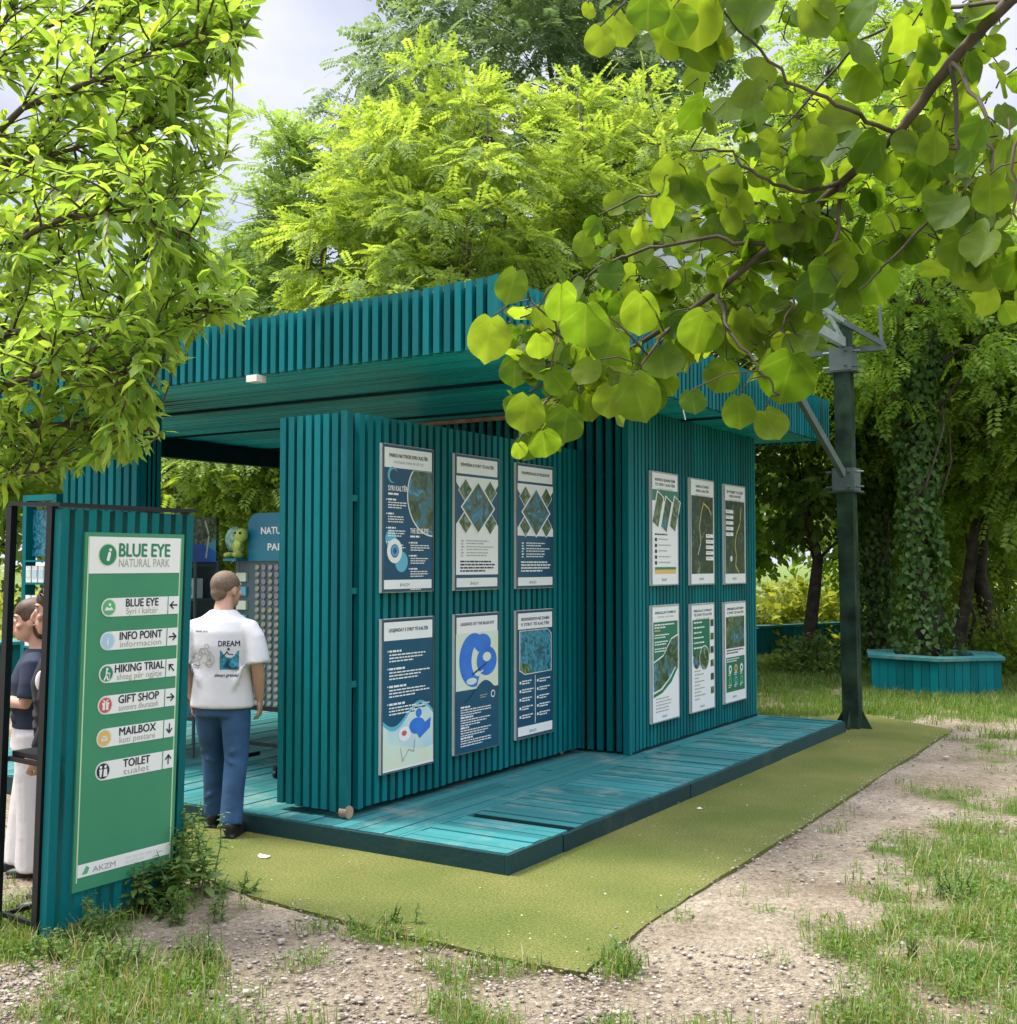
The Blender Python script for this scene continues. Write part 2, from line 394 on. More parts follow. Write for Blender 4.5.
# ------------------------------------------------------------------ flat printed artwork
TXT = {}
def text2d(s, bold=0.0):
    key = (s, bold)
    if key not in TXT:
        cu = bpy.data.curves.new('t', 'FONT'); cu.body = s; cu.size = 1; cu.offset = bold; cu.resolution_u = 3; cu.fill_mode = 'FRONT'
        o = bpy.data.objects.new('t', cu); C.objects.link(o)
        dg = bpy.context.evaluated_depsgraph_get(); dg.update()
        me = bpy.data.meshes.new_from_object(o.evaluated_get(dg))
        vs = [(v.co.x, v.co.y) for v in me.vertices]; fs = [tuple(p.vertices) for p in me.polygons]
        bpy.data.objects.remove(o); bpy.data.curves.remove(cu); bpy.data.meshes.remove(me)
        TXT[key] = (vs, fs)
    return TXT[key]
class Flat:
    """polygons in a (u right, v down) plane of size W x H, stacked in thin printed layers"""
    def __init__(self, mats):
        self.mats = [M[k] for k in mats]; self.ix = {k: i for i, k in enumerate(mats)}
        self.v, self.f, self.m = [], [], []
    def poly(self, pts, m, layer=1):
        o = len(self.v); self.v += [(p[0], p[1], layer) for p in pts]; self.f.append(tuple(range(o, o + len(pts)))); self.m.append(self.ix[m])
    def rect(self, u0, v0, u1, v1, m, layer=1):
        self.poly([(u0, v0), (u0, v1), (u1, v1), (u1, v0)], m, layer)
    def circle(self, u, v, r, m, layer=1, n=28, a0=0, a1=2 * math.pi, ry=None):
        ry = ry or r
        self.poly([(u + r * math.cos(a0 + (a1 - a0) * k / n), v - ry * math.sin(a0 + (a1 - a0) * k / n)) for k in range(n + (0 if a1 - a0 > 6.28 else 1))], m, layer)
    def line(self, pts, w, m, layer=1):
        for (x0, y0), (x1, y1) in zip(pts[:-1], pts[1:]):
            L = math.hypot(x1 - x0, y1 - y0) or 1e-6; nx, ny = -(y1 - y0) / L * w / 2, (x1 - x0) / L * w / 2
            ex, ey = (x1 - x0) / L * w * .3, (y1 - y0) / L * w * .3
            self.poly([(x0 + nx - ex, y0 + ny - ey), (x1 + nx + ex, y1 + ny + ey), (x1 - nx + ex, y1 - ny + ey), (x0 - nx - ex, y0 - ny - ey)], m, layer)
    def text(self, s, u, v, size, m, layer=2, bold=0.0, align='l', fit=None, shear=0):
        vs, fs = text2d(s)
        if not vs: return
        x0 = min(p[0] for p in vs); x1 = max(p[0] for p in vs); sx = size
        if fit: sx = fit / (x1 - x0)
        w = (x1 - x0) * sx; off = {'l': 0, 'c': -w / 2, 'r': -w}[align]
        for k, (bx, by) in enumerate(((0, 0), (bold, .4 * bold), (-bold, -.4 * bold), (0, -bold)) if bold else ((0, 0),)):   # heavier strokes
            o = len(self.v)
            self.v += [(u + off + (p[0] - x0) * sx + shear * p[1] * size + bx * size * 1.6, v - p[1] * size + by * size * 1.6, layer + k * .12) for p in vs]
            for f in fs: self.f.append(tuple(i + o for i in f)); self.m.append(self.ix[m])
    def body(self, u0, v0, u1, rows, dv, m, layer=2, th=.42, seed=0, ragged=.25):
        """small illegible print: rows of word-sized strokes"""
        rr = random.Random(seed)
        for i in range(rows):
            x = u0; end = u1 - (rr.random() * ragged * (u1 - u0)) - (0 if i < rows - 1 else .25 * (u1 - u0))
            while x < end:
                w = dv * rr.uniform(.7, 2.6); x2 = min(x + w, end)
                self.rect(x, v0 + i * dv, x2, v0 + i * dv + dv * th, m, layer); x = x2 + dv * .35
    def build(self, name, O, U, Vd, Nn, parent, step=.0012):
        O, U, Vd, Nn = Vector(O), Vector(U), Vector(Vd), Vector(Nn)
        vs = [O + U * a + Vd * b + Nn * (l * step) for a, b, l in self.v]
        me = bpy.data.meshes.new(name); me.from_pydata(vs, [], self.f)
        for m in self.mats: me.materials.append(m)
        me.polygons.foreach_set('material_index', self.m); me.update()
        return link(name, me, parent)

# ------------------------------------------------------------------ world and sun
SUN_EL = R(61)
sun_h = (FH * .28 - RIGHT * .96).normalized()
sun_dir = Vector((sun_h.x * math.cos(SUN_EL), sun_h.y * math.cos(SUN_EL), math.sin(SUN_EL)))
w = bpy.data.worlds.new('World'); bpy.context.scene.world = w; w.use_nodes = True
nt = w.node_tree; bg = nt.nodes['Background']
sky = nt.nodes.new('ShaderNodeTexSky'); sky.sky_type = 'NISHITA'; sky.sun_disc = False
sky.sun_elevation = SUN_EL; sky.sun_rotation = math.atan2(sun_h.x, sun_h.y)
sky.dust_density = 2.0
tc = nt.nodes.new('ShaderNodeTexCoord'); nz = nt.nodes.new('ShaderNodeTexNoise'); nz.inputs['Scale'].default_value = 3.0; nz.inputs['Detail'].default_value = 6
mp = nt.nodes.new('ShaderNodeMapping'); mp.inputs['Scale'].default_value = (1, 1, 2.2)
nt.links.new(tc.outputs['Generated'], mp.inputs['Vector']); nt.links.new(mp.outputs['Vector'], nz.inputs['Vector'])
cr = nt.nodes.new('ShaderNodeValToRGB'); cr.color_ramp.elements[0].position = .30; cr.color_ramp.elements[0].color = (.35, .35, .35, 1); cr.color_ramp.elements[1].position = .62
nt.links.new(nz.outputs['Fac'], cr.inputs['Fac'])
mx = nt.nodes.new('ShaderNodeMix'); mx.data_type = 'RGBA'
nt.links.new(cr.outputs['Color'], mx.inputs[0]); nt.links.new(sky.outputs['Color'], mx.inputs[6])
mx.inputs[7].default_value = (7.4, 7.5, 8.6, 1)
sep = nt.nodes.new('ShaderNodeSeparateXYZ'); nt.links.new(tc.outputs['Generated'], sep.inputs[0])
mr = nt.nodes.new('ShaderNodeMapRange'); mr.inputs[1].default_value = .50; mr.inputs[2].default_value = 1.0; mr.inputs[3].default_value = .50; mr.inputs[4].default_value = 2.6
nt.links.new(sep.outputs['Z'], mr.inputs[0])      # an overcast sky is brighter overhead than low down
vm = nt.nodes.new('ShaderNodeVectorMath'); vm.operation = 'SCALE'
nt.links.new(mx.outputs[2], vm.inputs[0]); nt.links.new(mr.outputs[0], vm.inputs['Scale'])
nt.links.new(vm.outputs[0], bg.inputs['Color'])
bg.inputs['Strength'].default_value = .13
sl = bpy.data.lights.new('sun', 'SUN'); sl.energy = 2.9; sl.angle = R(16); sl.color = (1, .95, .84)
so = bpy.data.objects.new('sun', sl); C.objects.link(so)
so.rotation_euler = sun_dir.to_track_quat('Z', 'Y').to_euler(); so.location = (0, 0, 30)
vs_ = bpy.context.scene.view_settings; vs_.view_transform = 'Standard'; vs_.look = 'None'; vs_.exposure = 1.06; vs_.gamma = 1
bpy.context.scene.cycles.max_bounces = 8
bpy.context.scene.cycles.transparent_max_bounces = 8
bpy.context.scene.cycles.use_adaptive_sampling = True

# ------------------------------------------------------------------ ground
TURF = [on_z(*p) for p in ((585, 976), (510, 962), (440, 946), (370, 929), (300, 912), (236, 894), (205, 880))]
TURF_R = [on_z(*p) for p in ((953, 731), (895, 768), (805, 827), (723, 877), (653, 923), (608, 956))]
turf_back = [on_z(870, 712), on_z(850, 706)]
# polygon order: back right, along the right edge to the near corner, along the front edge to the left, then back under the deck
turf_poly = TURF_R + TURF + [Vector((-6.6, 4.2, 0)), Vector((-6.6, 6.2, 0)), Vector((-4.2, 6.2, 0)), Vector((-4.2, 12.6, 0))] + [on_z(850, 712)] + [on_z(900, 722)]
TPOLY = np.array([(p.x, p.y) for p in turf_poly])
def in_poly(XY, poly):
    x, y = XY[:, 0], XY[:, 1]; ins = np.zeros(len(XY), bool); j = len(poly) - 1
    for i in range(len(poly)):
        xi, yi = poly[i]; xj, yj = poly[j]
        c = ((yi > y) != (yj > y)) & (x < (xj - xi) * (y - yi) / (yj - yi + 1e-12) + xi)
        ins ^= c; j = i
    return ins
def vnoise(X, Y, s, seed=0):
    """cheap smooth value noise"""
    r = np.random.default_rng(seed); G = r.random((64, 64))
    x, y = X * s + 1000, Y * s + 1000
    i, j = np.floor(x).astype(int), np.floor(y).astype(int); fx, fy = x - i, y - j
    fx = fx * fx * (3 - 2 * fx); fy = fy * fy * (3 - 2 * fy)
    g = lambda a, b: G[a % 64, b % 64]
    return (g(i, j) * (1 - fx) + g(i + 1, j) * fx) * (1 - fy) + (g(i, j + 1) * (1 - fx) + g(i + 1, j + 1) * fx) * fy
def grass_cover(XY):
    """0..1 how much grass grows at a ground point"""
    X, Y = XY[:, 0], XY[:, 1]
    P = np.column_stack([X, Y, np.zeros(len(X))]); px, py, d = proj(P)
    d_ok = d > .5
    n = .34 * vnoise(X, Y, 1.3, 1) + .36 * vnoise(X, Y, 3.7, 2) + .30 * vnoise(X + .3 * Y, Y, 8.3, 3)
    # distance to the right of the turf's edge line, in metres
    a, b = TURF[0], TURF_R[0]
    ux, uy = b.x - a.x, b.y - a.y; L = math.hypot(ux, uy); ux, uy = ux / L, uy / L
    s = (X - a.x) * uy - (Y - a.y) * ux
    g = np.clip((s - .30) / 1.3, 0, 1) * .72
    g = np.where(s < .45, .08, np.maximum(g, .16))
    far = np.clip((d - 11.5) / 2.5, 0, 1)
    g = np.maximum(g, far * .95)
    g = np.where((d > 14) & (d < 17.5) & (px < 860) & (px > 755), g * .55, g)
    # left of the sign and beyond: a gravel path
    g = np.where((s < -2.2), .06 + .9 * np.clip((d - 13) / 4, 0, 1), g)
    g = g + (n - .5) * 1.9 * np.where(g > .07, 1, .35)
    def blob(cx, cy, rx, ry, amt):
        return amt * np.exp(-(((px - cx) / rx) ** 2 + ((py - cy) / ry) ** 2))
    e = blob(110, 925, 105, 34, .75) + blob(175, 975, 40, 18, .5) + blob(390, 935, 60, 10, .8) + blob(520, 968, 70, 10, .8) + blob(625, 965, 26, 24, .55) + blob(940, 870, 60, 40, .35)
    e += blob(15, 950, 45, 25, .8)
    g = g + e
    g = np.where(d_ok, g, .25)
    return np.clip(g, 0, 1)

gx = np.unique(np.concatenate([np.linspace(-600, -40, 15), np.linspace(-40, -9, 32), np.linspace(-9, 6, 170), np.linspace(6, 30, 24), np.linspace(30, 600, 15)]))
gy = np.unique(np.concatenate([np.linspace(-600, -6, 15), np.linspace(-6, 1, 12), np.linspace(1, 16, 190), np.linspace(16, 60, 44), np.linspace(60, 900, 18)]))
GX, GY = np.meshgrid(gx, gy); XY = np.column_stack([GX.ravel(), GY.ravel()])
Zg = (vnoise(XY[:, 0], XY[:, 1], .9, 5) - .5) * .035 + (vnoise(XY[:, 0], XY[:, 1], 3.1, 6) - .5) * .015
keep = in_poly(XY, TPOLY) | ((XY[:, 0] > -11) & (XY[:, 0] < -3.3) & (XY[:, 1] > 5.3) & (XY[:, 1] < 13))
Zg = np.where(keep, -.01, Zg - .004)
nx_, ny_ = len(gx), len(gy)
idx = np.arange(nx_ * ny_).reshape(ny_, nx_)
Fg = np.column_stack([idx[:-1, :-1].ravel(), idx[:-1, 1:].ravel(), idx[1:, 1:].ravel(), idx[1:, :-1].ravel()])
def ground_material():
    m = bpy.data.materials.new('dirt_gravel_ground'); m.use_nodes = True
    nt = m.node_tree; b = nt.nodes['Principled BSDF']; b.inputs['Roughness'].default_value = .95; b.inputs['Specular IOR Level'].default_value = .15
    tc = nt.nodes.new('ShaderNodeTexCoord')
    def N(s, d=6, rgh=.6):
        n = nt.nodes.new('ShaderNodeTexNoise'); n.inputs['Scale'].default_value = s; n.inputs['Detail'].default_value = d; n.inputs['Roughness'].default_value = rgh
        nt.links.new(tc.outputs['Object'], n.inputs['Vector']); return n
    def ramp(src, st):
        r = nt.nodes.new('ShaderNodeValToRGB'); e = r.color_ramp.elements
        e[0].position, e[0].color = st[0][0], (*st[0][1], 1); e[1].position, e[1].color = st[-1][0], (*st[-1][1], 1)
        for p, c in st[1:-1]:
            q = e.new(p); q.color = (*c, 1)
        nt.links.new(src, r.inputs['Fac']); return r.outputs['Color']
    dirt = ramp(N(1.3).outputs['Fac'], [(.3, (.22, .172, .118)), (.5, (.34, .282, .205)), (.7, (.46, .395, .30))])
    speck = ramp(N(26, 10, .85).outputs['Fac'], [(.36, (.34, .31, .28)), (.47, (.85, .84, .82)), (.55, (1.05, 1.05, 1.04)), (.66, (1.6, 1.58, 1.52))])
    m1 = nt.nodes.new('ShaderNodeMix'); m1.data_type = 'RGBA'; m1.blend_type = 'MULTIPLY'; m1.inputs[0].default_value = .95
    nt.links.new(dirt, m1.inputs[6]); nt.links.new(speck, m1.inputs[7])
    grs = ramp(N(7, 6).outputs['Fac'], [(.3, (.075, .115, .025)), (.5, (.12, .18, .04)), (.72, (.22, .225, .09))])
    at_ = nt.nodes.new('ShaderNodeAttribute'); at_.attribute_name = 'grass'
    ad = nt.nodes.new('ShaderNodeMath'); ad.operation = 'ADD'
    nn = N(14, 6, .7); s2 = nt.nodes.new('ShaderNodeMapRange'); s2.inputs[3].default_value = -.35; s2.inputs[4].default_value = .35
    nt.links.new(nn.outputs['Fac'], s2.inputs[0]); nt.links.new(at_.outputs['Fac'], ad.inputs[0]); nt.links.new(s2.outputs[0], ad.inputs[1])
    msk = ramp(ad.outputs[0], [(.38, (0, 0, 0)), (.68, (1, 1, 1))])
    m2 = nt.nodes.new('ShaderNodeMix'); m2.data_type = 'RGBA'
    nt.links.new(msk, m2.inputs[0]); nt.links.new(m1.outputs[2], m2.inputs[6]); nt.links.new(grs, m2.inputs[7])
    nt.links.new(m2.outputs[2], b.inputs['Base Color'])
    vo = nt.nodes.new('ShaderNodeTexVoronoi'); vo.inputs['Scale'].default_value = 38; nt.links.new(tc.outputs['Object'], vo.inputs['Vector'])
    sm = nt.nodes.new('ShaderNodeMath'); sm.operation = 'SUBTRACT'
    nt.links.new(N(60, 8, .7).outputs['Fac'], sm.inputs[0]); nt.links.new(vo.outputs['Distance'], sm.inputs[1])
    bp = nt.nodes.new('ShaderNodeBump'); bp.inputs['Strength'].default_value = .9; bp.inputs['Distance'].default_value = .03
    nt.links.new(sm.outputs[0], bp.inputs['Height']); nt.links.new(bp.outputs['Normal'], b.inputs['Normal'])
    return m
gm = fast_mesh('ground', np.column_stack([XY, Zg]), Fg, ground_material(), smooth=True)
at_ = gm.attributes.new('grass', 'FLOAT', 'POINT'); at_.data.foreach_set('value', grass_cover(XY).astype(np.float32))
tag(link('ground', gm), kind='structure')

# artificial turf mat
def turf_material():
    m = bpy.data.materials.new('artificial_turf'); m.use_nodes = True
    nt = m.node_tree; b = nt.nodes['Principled BSDF']; b.inputs['Roughness'].default_value = .8; b.inputs['Specular IOR Level'].default_value = .2
    tc = nt.nodes.new('ShaderNodeTexCoord')
    a = nt.nodes.new('ShaderNodeTexNoise'); a.inputs['Scale'].default_value = 75; a.inputs['Detail'].default_value = 4; a.inputs['Roughness'].default_value = .8
    c = nt.nodes.new('ShaderNodeTexNoise'); c.inputs['Scale'].default_value = 1.2; c.inputs['Detail'].default_value = 5
    for n in (a, c): nt.links.new(tc.outputs['Object'], n.inputs['Vector'])
    r = nt.nodes.new('ShaderNodeValToRGB'); e = r.color_ramp.elements
    e[0].position, e[0].color = .36, (.050, .068, .011, 1); e[1].position, e[1].color = .64, (.185, .205, .052, 1)
    nt.links.new(a.outputs['Fac'], r.inputs['Fac'])
    r2 = nt.nodes.new('ShaderNodeValToRGB'); e = r2.color_ramp.elements
    e[0].position, e[0].color = .35, (.72, .80, .62, 1); e[1].position, e[1].color = .7, (1.25, 1.10, 1.25, 1)
    nt.links.new(c.outputs['Fac'], r2.inputs['Fac'])
    mx = nt.nodes.new('ShaderNodeMix'); mx.data_type = 'RGBA'; mx.blend_type = 'MULTIPLY'; mx.inputs[0].default_value = 1
    nt.links.new(r.outputs['Color'], mx.inputs[6]); nt.links.new(r2.outputs['Color'], mx.inputs[7]); nt.links.new(mx.outputs[2], b.inputs['Base Color'])
    bp = nt.nodes.new('ShaderNodeBump'); bp.inputs['Strength'].default_value = .6; bp.inputs['Distance'].default_value = .012
    nt.links.new(a.outputs['Fac'], bp.inputs['Height']); nt.links.new(bp.outputs['Normal'], b.inputs['Normal'])
    return m
bm = bmesh.new()
vs = []
n_ = len(turf_poly)
for i, p in enumerate(turf_poly):      # subdivide the outline with small ragged wobble
    q = turf_poly[(i + 1) % n_]
    for k in range(6):
        t = k / 6; wob = .012 * (random.random() - .5)
        vs.append(bm.verts.new((p.x + (q.x - p.x) * t + wob, p.y + (q.y - p.y) * t + wob, .014)))
f = bm.faces.new(vs); 
if f.normal.z < 0: f.normal_flip()
ex = bmesh.ops.extrude_face_region(bm, geom=[f])
for v in ex['geom']:
    if isinstance(v, bmesh.types.BMVert): v.co.z = -.02
bmesh.ops.recalc_face_normals(bm, faces=bm.faces)
bmesh.ops.triangulate(bm, faces=[x for x in bm.faces if len(x.verts) > 4])
me = bpy.data.meshes.new('turf_mat'); bm.to_mesh(me); bm.free(); me.materials.append(turf_material())
tag(link('turf_mat', me), 'olive green artificial turf mat laid round the teal deck', 'turf mat')

# ------------------------------------------------------------------ stones and grass (uncountable)
def scatter(n, x0, x1, y0, y1):
    """ground points of a pixel box spread evenly in the picture's rows"""
    px = rng.uniform(x0, x1, n); py = rng.uniform(y0, y1, n)
    P = np.array([tuple(on_z(a, b)) for a, b in zip(px, py)]); return P
def ico():
    t = (1 + 5 ** .5) / 2
    v = unit(np.array([(-1, t, 0), (1, t, 0), (-1, -t, 0), (1, -t, 0), (0, -1, t), (0, 1, t), (0, -1, -t), (0, 1, -t), (t, 0, -1), (t, 0, 1), (-t, 0, -1), (-t, 0, 1)], float))
    f = np.array([(0, 11, 5), (0, 5, 1), (0, 1, 7), (0, 7, 10), (0, 10, 11), (1, 5, 9), (5, 11, 4), (11, 10, 2), (10, 7, 6), (7, 1, 8), (3, 9, 4), (3, 4, 2), (3, 2, 6), (3, 6, 8), (3, 8, 9), (4, 9, 5), (2, 4, 11), (6, 2, 10), (8, 6, 7), (9, 8, 1)])
    return v, f
def stones(P, S):
    v, f = ico(); n = len(P)
    V = v[None] * S[:, None, None] * rng.uniform(.6, 1.35, (n, 12, 3)) * np.array([1, 1, .55])
    a = rng.uniform(0, 6.28, n); c, s = np.cos(a)[:, None], np.sin(a)[:, None]
    st = rng.uniform(.7, 1.5, n)[:, None]
    X, Y = V[:, :, 0] * st, V[:, :, 1]
    V = np.stack([X * c - Y * s, X * s + Y * c, V[:, :, 2]], 2) + P[:, None]
    return V.reshape(-1, 3), (f[None] + (np.arange(n) * 12)[:, None, None]).reshape(-1, 3)
Pq = np.vstack([scatter(9000, 560, 1060, 740, 1060), scatter(9000, -30, 620, 900, 1060), scatter(5200, -40, 620, 905, 1060), scatter(3600, 560, 1060, 740, 1060), scatter(2200, -30, 260, 955, 1060), scatter(900, -30, 70, 780, 920)])
Pq = Pq[~in_poly(Pq[:, :2], TPOLY)]
gc = grass_cover(Pq[:, :2]); Pq = Pq[gc < .55]
pxs, pys, _ = proj(Pq)
dens = np.where((pxs < 230) & (pys > 950), 1.0, np.where(pxs > 600, .7, .6)); Pq = Pq[rng.random(len(Pq)) < dens]
Sz = .003 + .010 * rng.random(len(Pq)) ** 3; Sz[rng.random(len(Pq)) < .02] *= 2.4
edge = []
outl = TURF_R + TURF
for p_, q_ in zip(outl[:-1], outl[1:]):      # grit kicked onto the mat's edge
    for k in range(int((q_ - p_).length * 55)):
        e_ = p_.lerp(q_, random.random()); edge.append((e_.x + random.gauss(-.01, .05), e_.y + random.gauss(.01, .05), .016))
Pq = np.vstack([Pq, np.array(edge)]); Sz = np.concatenate([Sz, .003 + .007 * rng.random(len(edge)) ** 2])
V, Fq = stones(Pq, Sz)
def stone_mat():
    m = leaf_mat('gravel_stone', (.17, .135, .105), (.44, .385, .32), 0.0, .9); return m
tag(link('gravel', fast_mesh('gravel', V, Fq, stone_mat())), 'loose pale gravel and small stones on bare dirt', 'gravel', kind='stuff')

def blades(P, hmin, hmax, per, spread, wid):
    n = len(P); k = per
    Q = np.repeat(P, k, 0); m_ = len(Q)
    Q[:, :2] += rng.normal(0, spread, (m_, 2))
    h = rng.uniform(hmin, hmax, m_) * np.repeat(rng.uniform(.55, 1.25, n), k)
    a = rng.uniform(0, 6.28, m_); lean = rng.uniform(.1, .75, m_)
    d = np.column_stack([np.cos(a), np.sin(a)]); sd = np.column_stack([-d[:, 1], d[:, 0]]); wv = wid * rng.uniform(.6, 1.4, m_)
    V = np.zeros((m_, 6, 3))
    for lv, (tz, tl, tw) in enumerate(((0, 0, 1), (.55, .28, .8), (1, 1, .12))):
        c = Q.copy(); c[:, 2] += h * tz * (1 - .15 * lean * tl); c[:, :2] += d * (h * lean * tl)[:, None]
        V[:, lv * 2, :] = c; V[:, lv * 2 + 1, :] = c
        V[:, lv * 2, :2] -= sd * (wv * tw)[:, None]; V[:, lv * 2 + 1, :2] += sd * (wv * tw)[:, None]
    f = np.array([(0, 1, 3, 2), (2, 3, 5, 4)])
    return V.reshape(-1, 3), (f[None] + (np.arange(m_) * 6)[:, None, None]).reshape(-1, 4)
M['grass'] = leaf_mat('grass_blade', (.070, .175, .020), (.205, .300, .060), .45)
M['grass_dry'] = leaf_mat('dry_grass_blade', (.28, .25, .11), (.46, .40, .23), .3)
P1 = np.vstack([scatter(9000, 600, 1080, 735, 1060), scatter(5200, -40, 620, 880, 1060)])
P1 = P1[~in_poly(P1[:, :2], TPOLY)]; g1 = grass_cover(P1[:, :2])
P1 = P1[rng.random(len(P1)) < np.clip(g1 * 1.35 - .30, 0, .85)]
P2 = scatter(11000, 755, 1080, 652, 740); P2 = P2[~in_poly(P2[:, :2], TPOLY)]; g2 = grass_cover(P2[:, :2]); P2 = P2[rng.random(len(P2)) < np.clip(g2 * 1.2 - .2, 0, .95)]
def not_in_box(P): return P[~((P[:, 0] < -3.4) & (P[:, 0] > -10.5) & (P[:, 1] > 5.4) & (P[:, 1] < 12.4))]
P1, P2 = not_in_box(P1), not_in_box(P2)
V1, F1 = blades(P1, .025, .105, 8, .035, .0022)
V2, F2 = blades(P2, .03, .115, 7, .07, .0040)
tag(link('grass', fast_mesh('grass', np.vstack([V1, V2]), np.vstack([F1, F2 + len(V1)]), M['grass'])), 'uneven green grass growing over the dirt beside the turf', 'grass', kind='stuff')
P3 = np.vstack([P1[rng.random(len(P1)) < .5], P2[rng.random(len(P2)) < .25]])
V3, F3 = blades(P3, .04, .13, 4, .05, .0022)
tag(link('dry_grass', fast_mesh('dry_grass', V3, F3, M['grass_dry'])), 'dry straw blades among the green grass', 'dry grass', kind='stuff')
# low creeping herbs between the tufts
P4 = np.vstack([P1[rng.random(len(P1)) < .9], P2[rng.random(len(P2)) < .35]]); Q = np.repeat(P4, 9, 0); Q[:, :2] += rng.normal(0, .05, (len(Q), 2)); Q[:, 2] += rng.uniform(.005, .05, len(Q))
D4 = rand_dirs(len(Q)); D4[:, 2] = np.abs(D4[:, 2]) * .5; N4 = rand_dirs(len(Q)) * .5; N4[:, 2] += 1
M['herb'] = leaf_mat('herb_leaf', (.070, .160, .025), (.165, .265, .060), .4)
o = leaves_obj('ground_cover', Q, D4, N4, rng.uniform(.010, .030, len(Q)), T_diamond(.32), M['herb'])
tag(o, 'small leafy herbs creeping over the dirt', 'ground cover', kind='stuff')

# fallen petals on the turf
Pp = scatter(300, 210, 950, 720, 975); Pp = Pp[in_poly(Pp[:, :2], TPOLY)]; Pp = Pp[~((Pp[:, 0] < -3.46) & (Pp[:, 1] > 5.5))]; Pp[:, 2] = .019
Dp = rand_dirs(len(Pp)); Dp[:, 2] *= .15; Np = rand_dirs(len(Pp)) * .3; Np[:, 2] += 1
o = leaves_obj('fallen_petals', Pp, Dp, Np, rng.uniform(.006, .017, len(Pp)), T_diamond(.35), leaf_mat('petal', (.55, .50, .22), (.75, .72, .55), .1))
tag(o, 'tiny pale petals scattered on the green turf', 'petals', kind='stuff')
for (x, y, s, lab) in ((675, 803, .035, 'crumpled white paper scrap by the deck edge on the turf'), (264, 857, .05, 'flat silvery wrapper lying on the turf behind the sign weeds'), (700, 809, .03, 'thin pale paper strip on the turf right of the deck')):
    p = on_z(x, y, .016); b = MB()
    ring = [(math.cos(a) * s * random.uniform(.6, 1.1), math.sin(a) * s * random.uniform(.3, .6)) for a in [k * .9 for k in range(7)]]
    b.add([(p.x, p.y, .03)] + [(p.x + c, p.y + d, .017 + random.random() * .012) for c, d in ring], [(0, 1 + k, 1 + (k + 1) % 7) for k in range(7)])
    tag(b.build('litter', M['litter']), lab, 'litter')

# ------------------------------------------------------------------ deck
DX, DY0, DY1, DZ = -3.48, 5.53, 12.06, .125
DXL = -9.7
deck = thing('deck', 'weathered teal timber deck under the slatted pavilion with one board missing', 'deck', (-6, 8, 0))
b = MB(); rr = random.Random(3)
def wob(a): return rr.uniform(-a, a)
y = DY0 + .036; k = 0
k = 0
GAP0 = 6.275
while y < DY1 - .05:
    wdt = .098
    if not (GAP0 - .075 < y < GAP0 + .025):
        b.box(-4.255, DX - .034 + wob(.006), y, y + wdt - .007, DZ - .028, DZ + wob(.004))
    else: GAPE = y + wdt
    y += wdt; k += 1
x = DXL
while x < -4.28:
    L = DY0 + .036 + wob(.004)
    cuts = [L] + sorted(rr.uniform(L + 1.2, DY1 - 1) for _ in range(2)) + [DY1]
    for c0, c1 in zip(cuts[:-1], cuts[1:]):
        b.box(x, min(x + .093, -4.268), c0 + .003, c1 - .003, DZ - .028, DZ + wob(.003))
    x += .1
b.build('decking', M['deck'], deck)
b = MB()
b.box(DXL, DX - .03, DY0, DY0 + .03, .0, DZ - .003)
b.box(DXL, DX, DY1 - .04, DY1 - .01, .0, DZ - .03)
b.box(-4.25, DX - .036, GAPE - .014, GAPE - .002, .01, DZ - .003)      # dark strip added on the next board's side, making the gap read dark
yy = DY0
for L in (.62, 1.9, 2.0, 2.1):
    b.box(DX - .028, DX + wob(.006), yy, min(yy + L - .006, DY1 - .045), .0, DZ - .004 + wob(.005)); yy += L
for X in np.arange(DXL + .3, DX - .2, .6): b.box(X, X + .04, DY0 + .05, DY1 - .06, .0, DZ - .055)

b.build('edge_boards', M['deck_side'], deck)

# ------------------------------------------------------------------ pavilion
RZ = 3.07
RX, RY = on_z(498, 346, RZ).x, on_z(498, 346, RZ).y
RY1 = on_x(829, 420, RX).y
RX1 = -9.85
ztop = on_y(496, 275, RY).z
zl = on_y(215.5, 325.5, RY); slope = (ztop - zl.z) / (RX - zl.x)
zr_far = on_x(827, 400, RX).z
def top_z(X, Y): return ztop + slope * (X - RX) + (zr_far - ztop) * (Y - RY) / (RY1 - RY)
print('ROOF', RX, RY, RY1, ztop, slope, zr_far)
pav = thing('pavilion', 'teal slatted timber pavilion with flat roof and enclosed shop room', 'pavilion', (-6.5, 9, DZ))
def vslat(b, x, y, wx, wy, z0, z1):
    b.box(x - wx / 2, x + wx / 2, y - wy / 2, y + wy / 2, z0, z1)
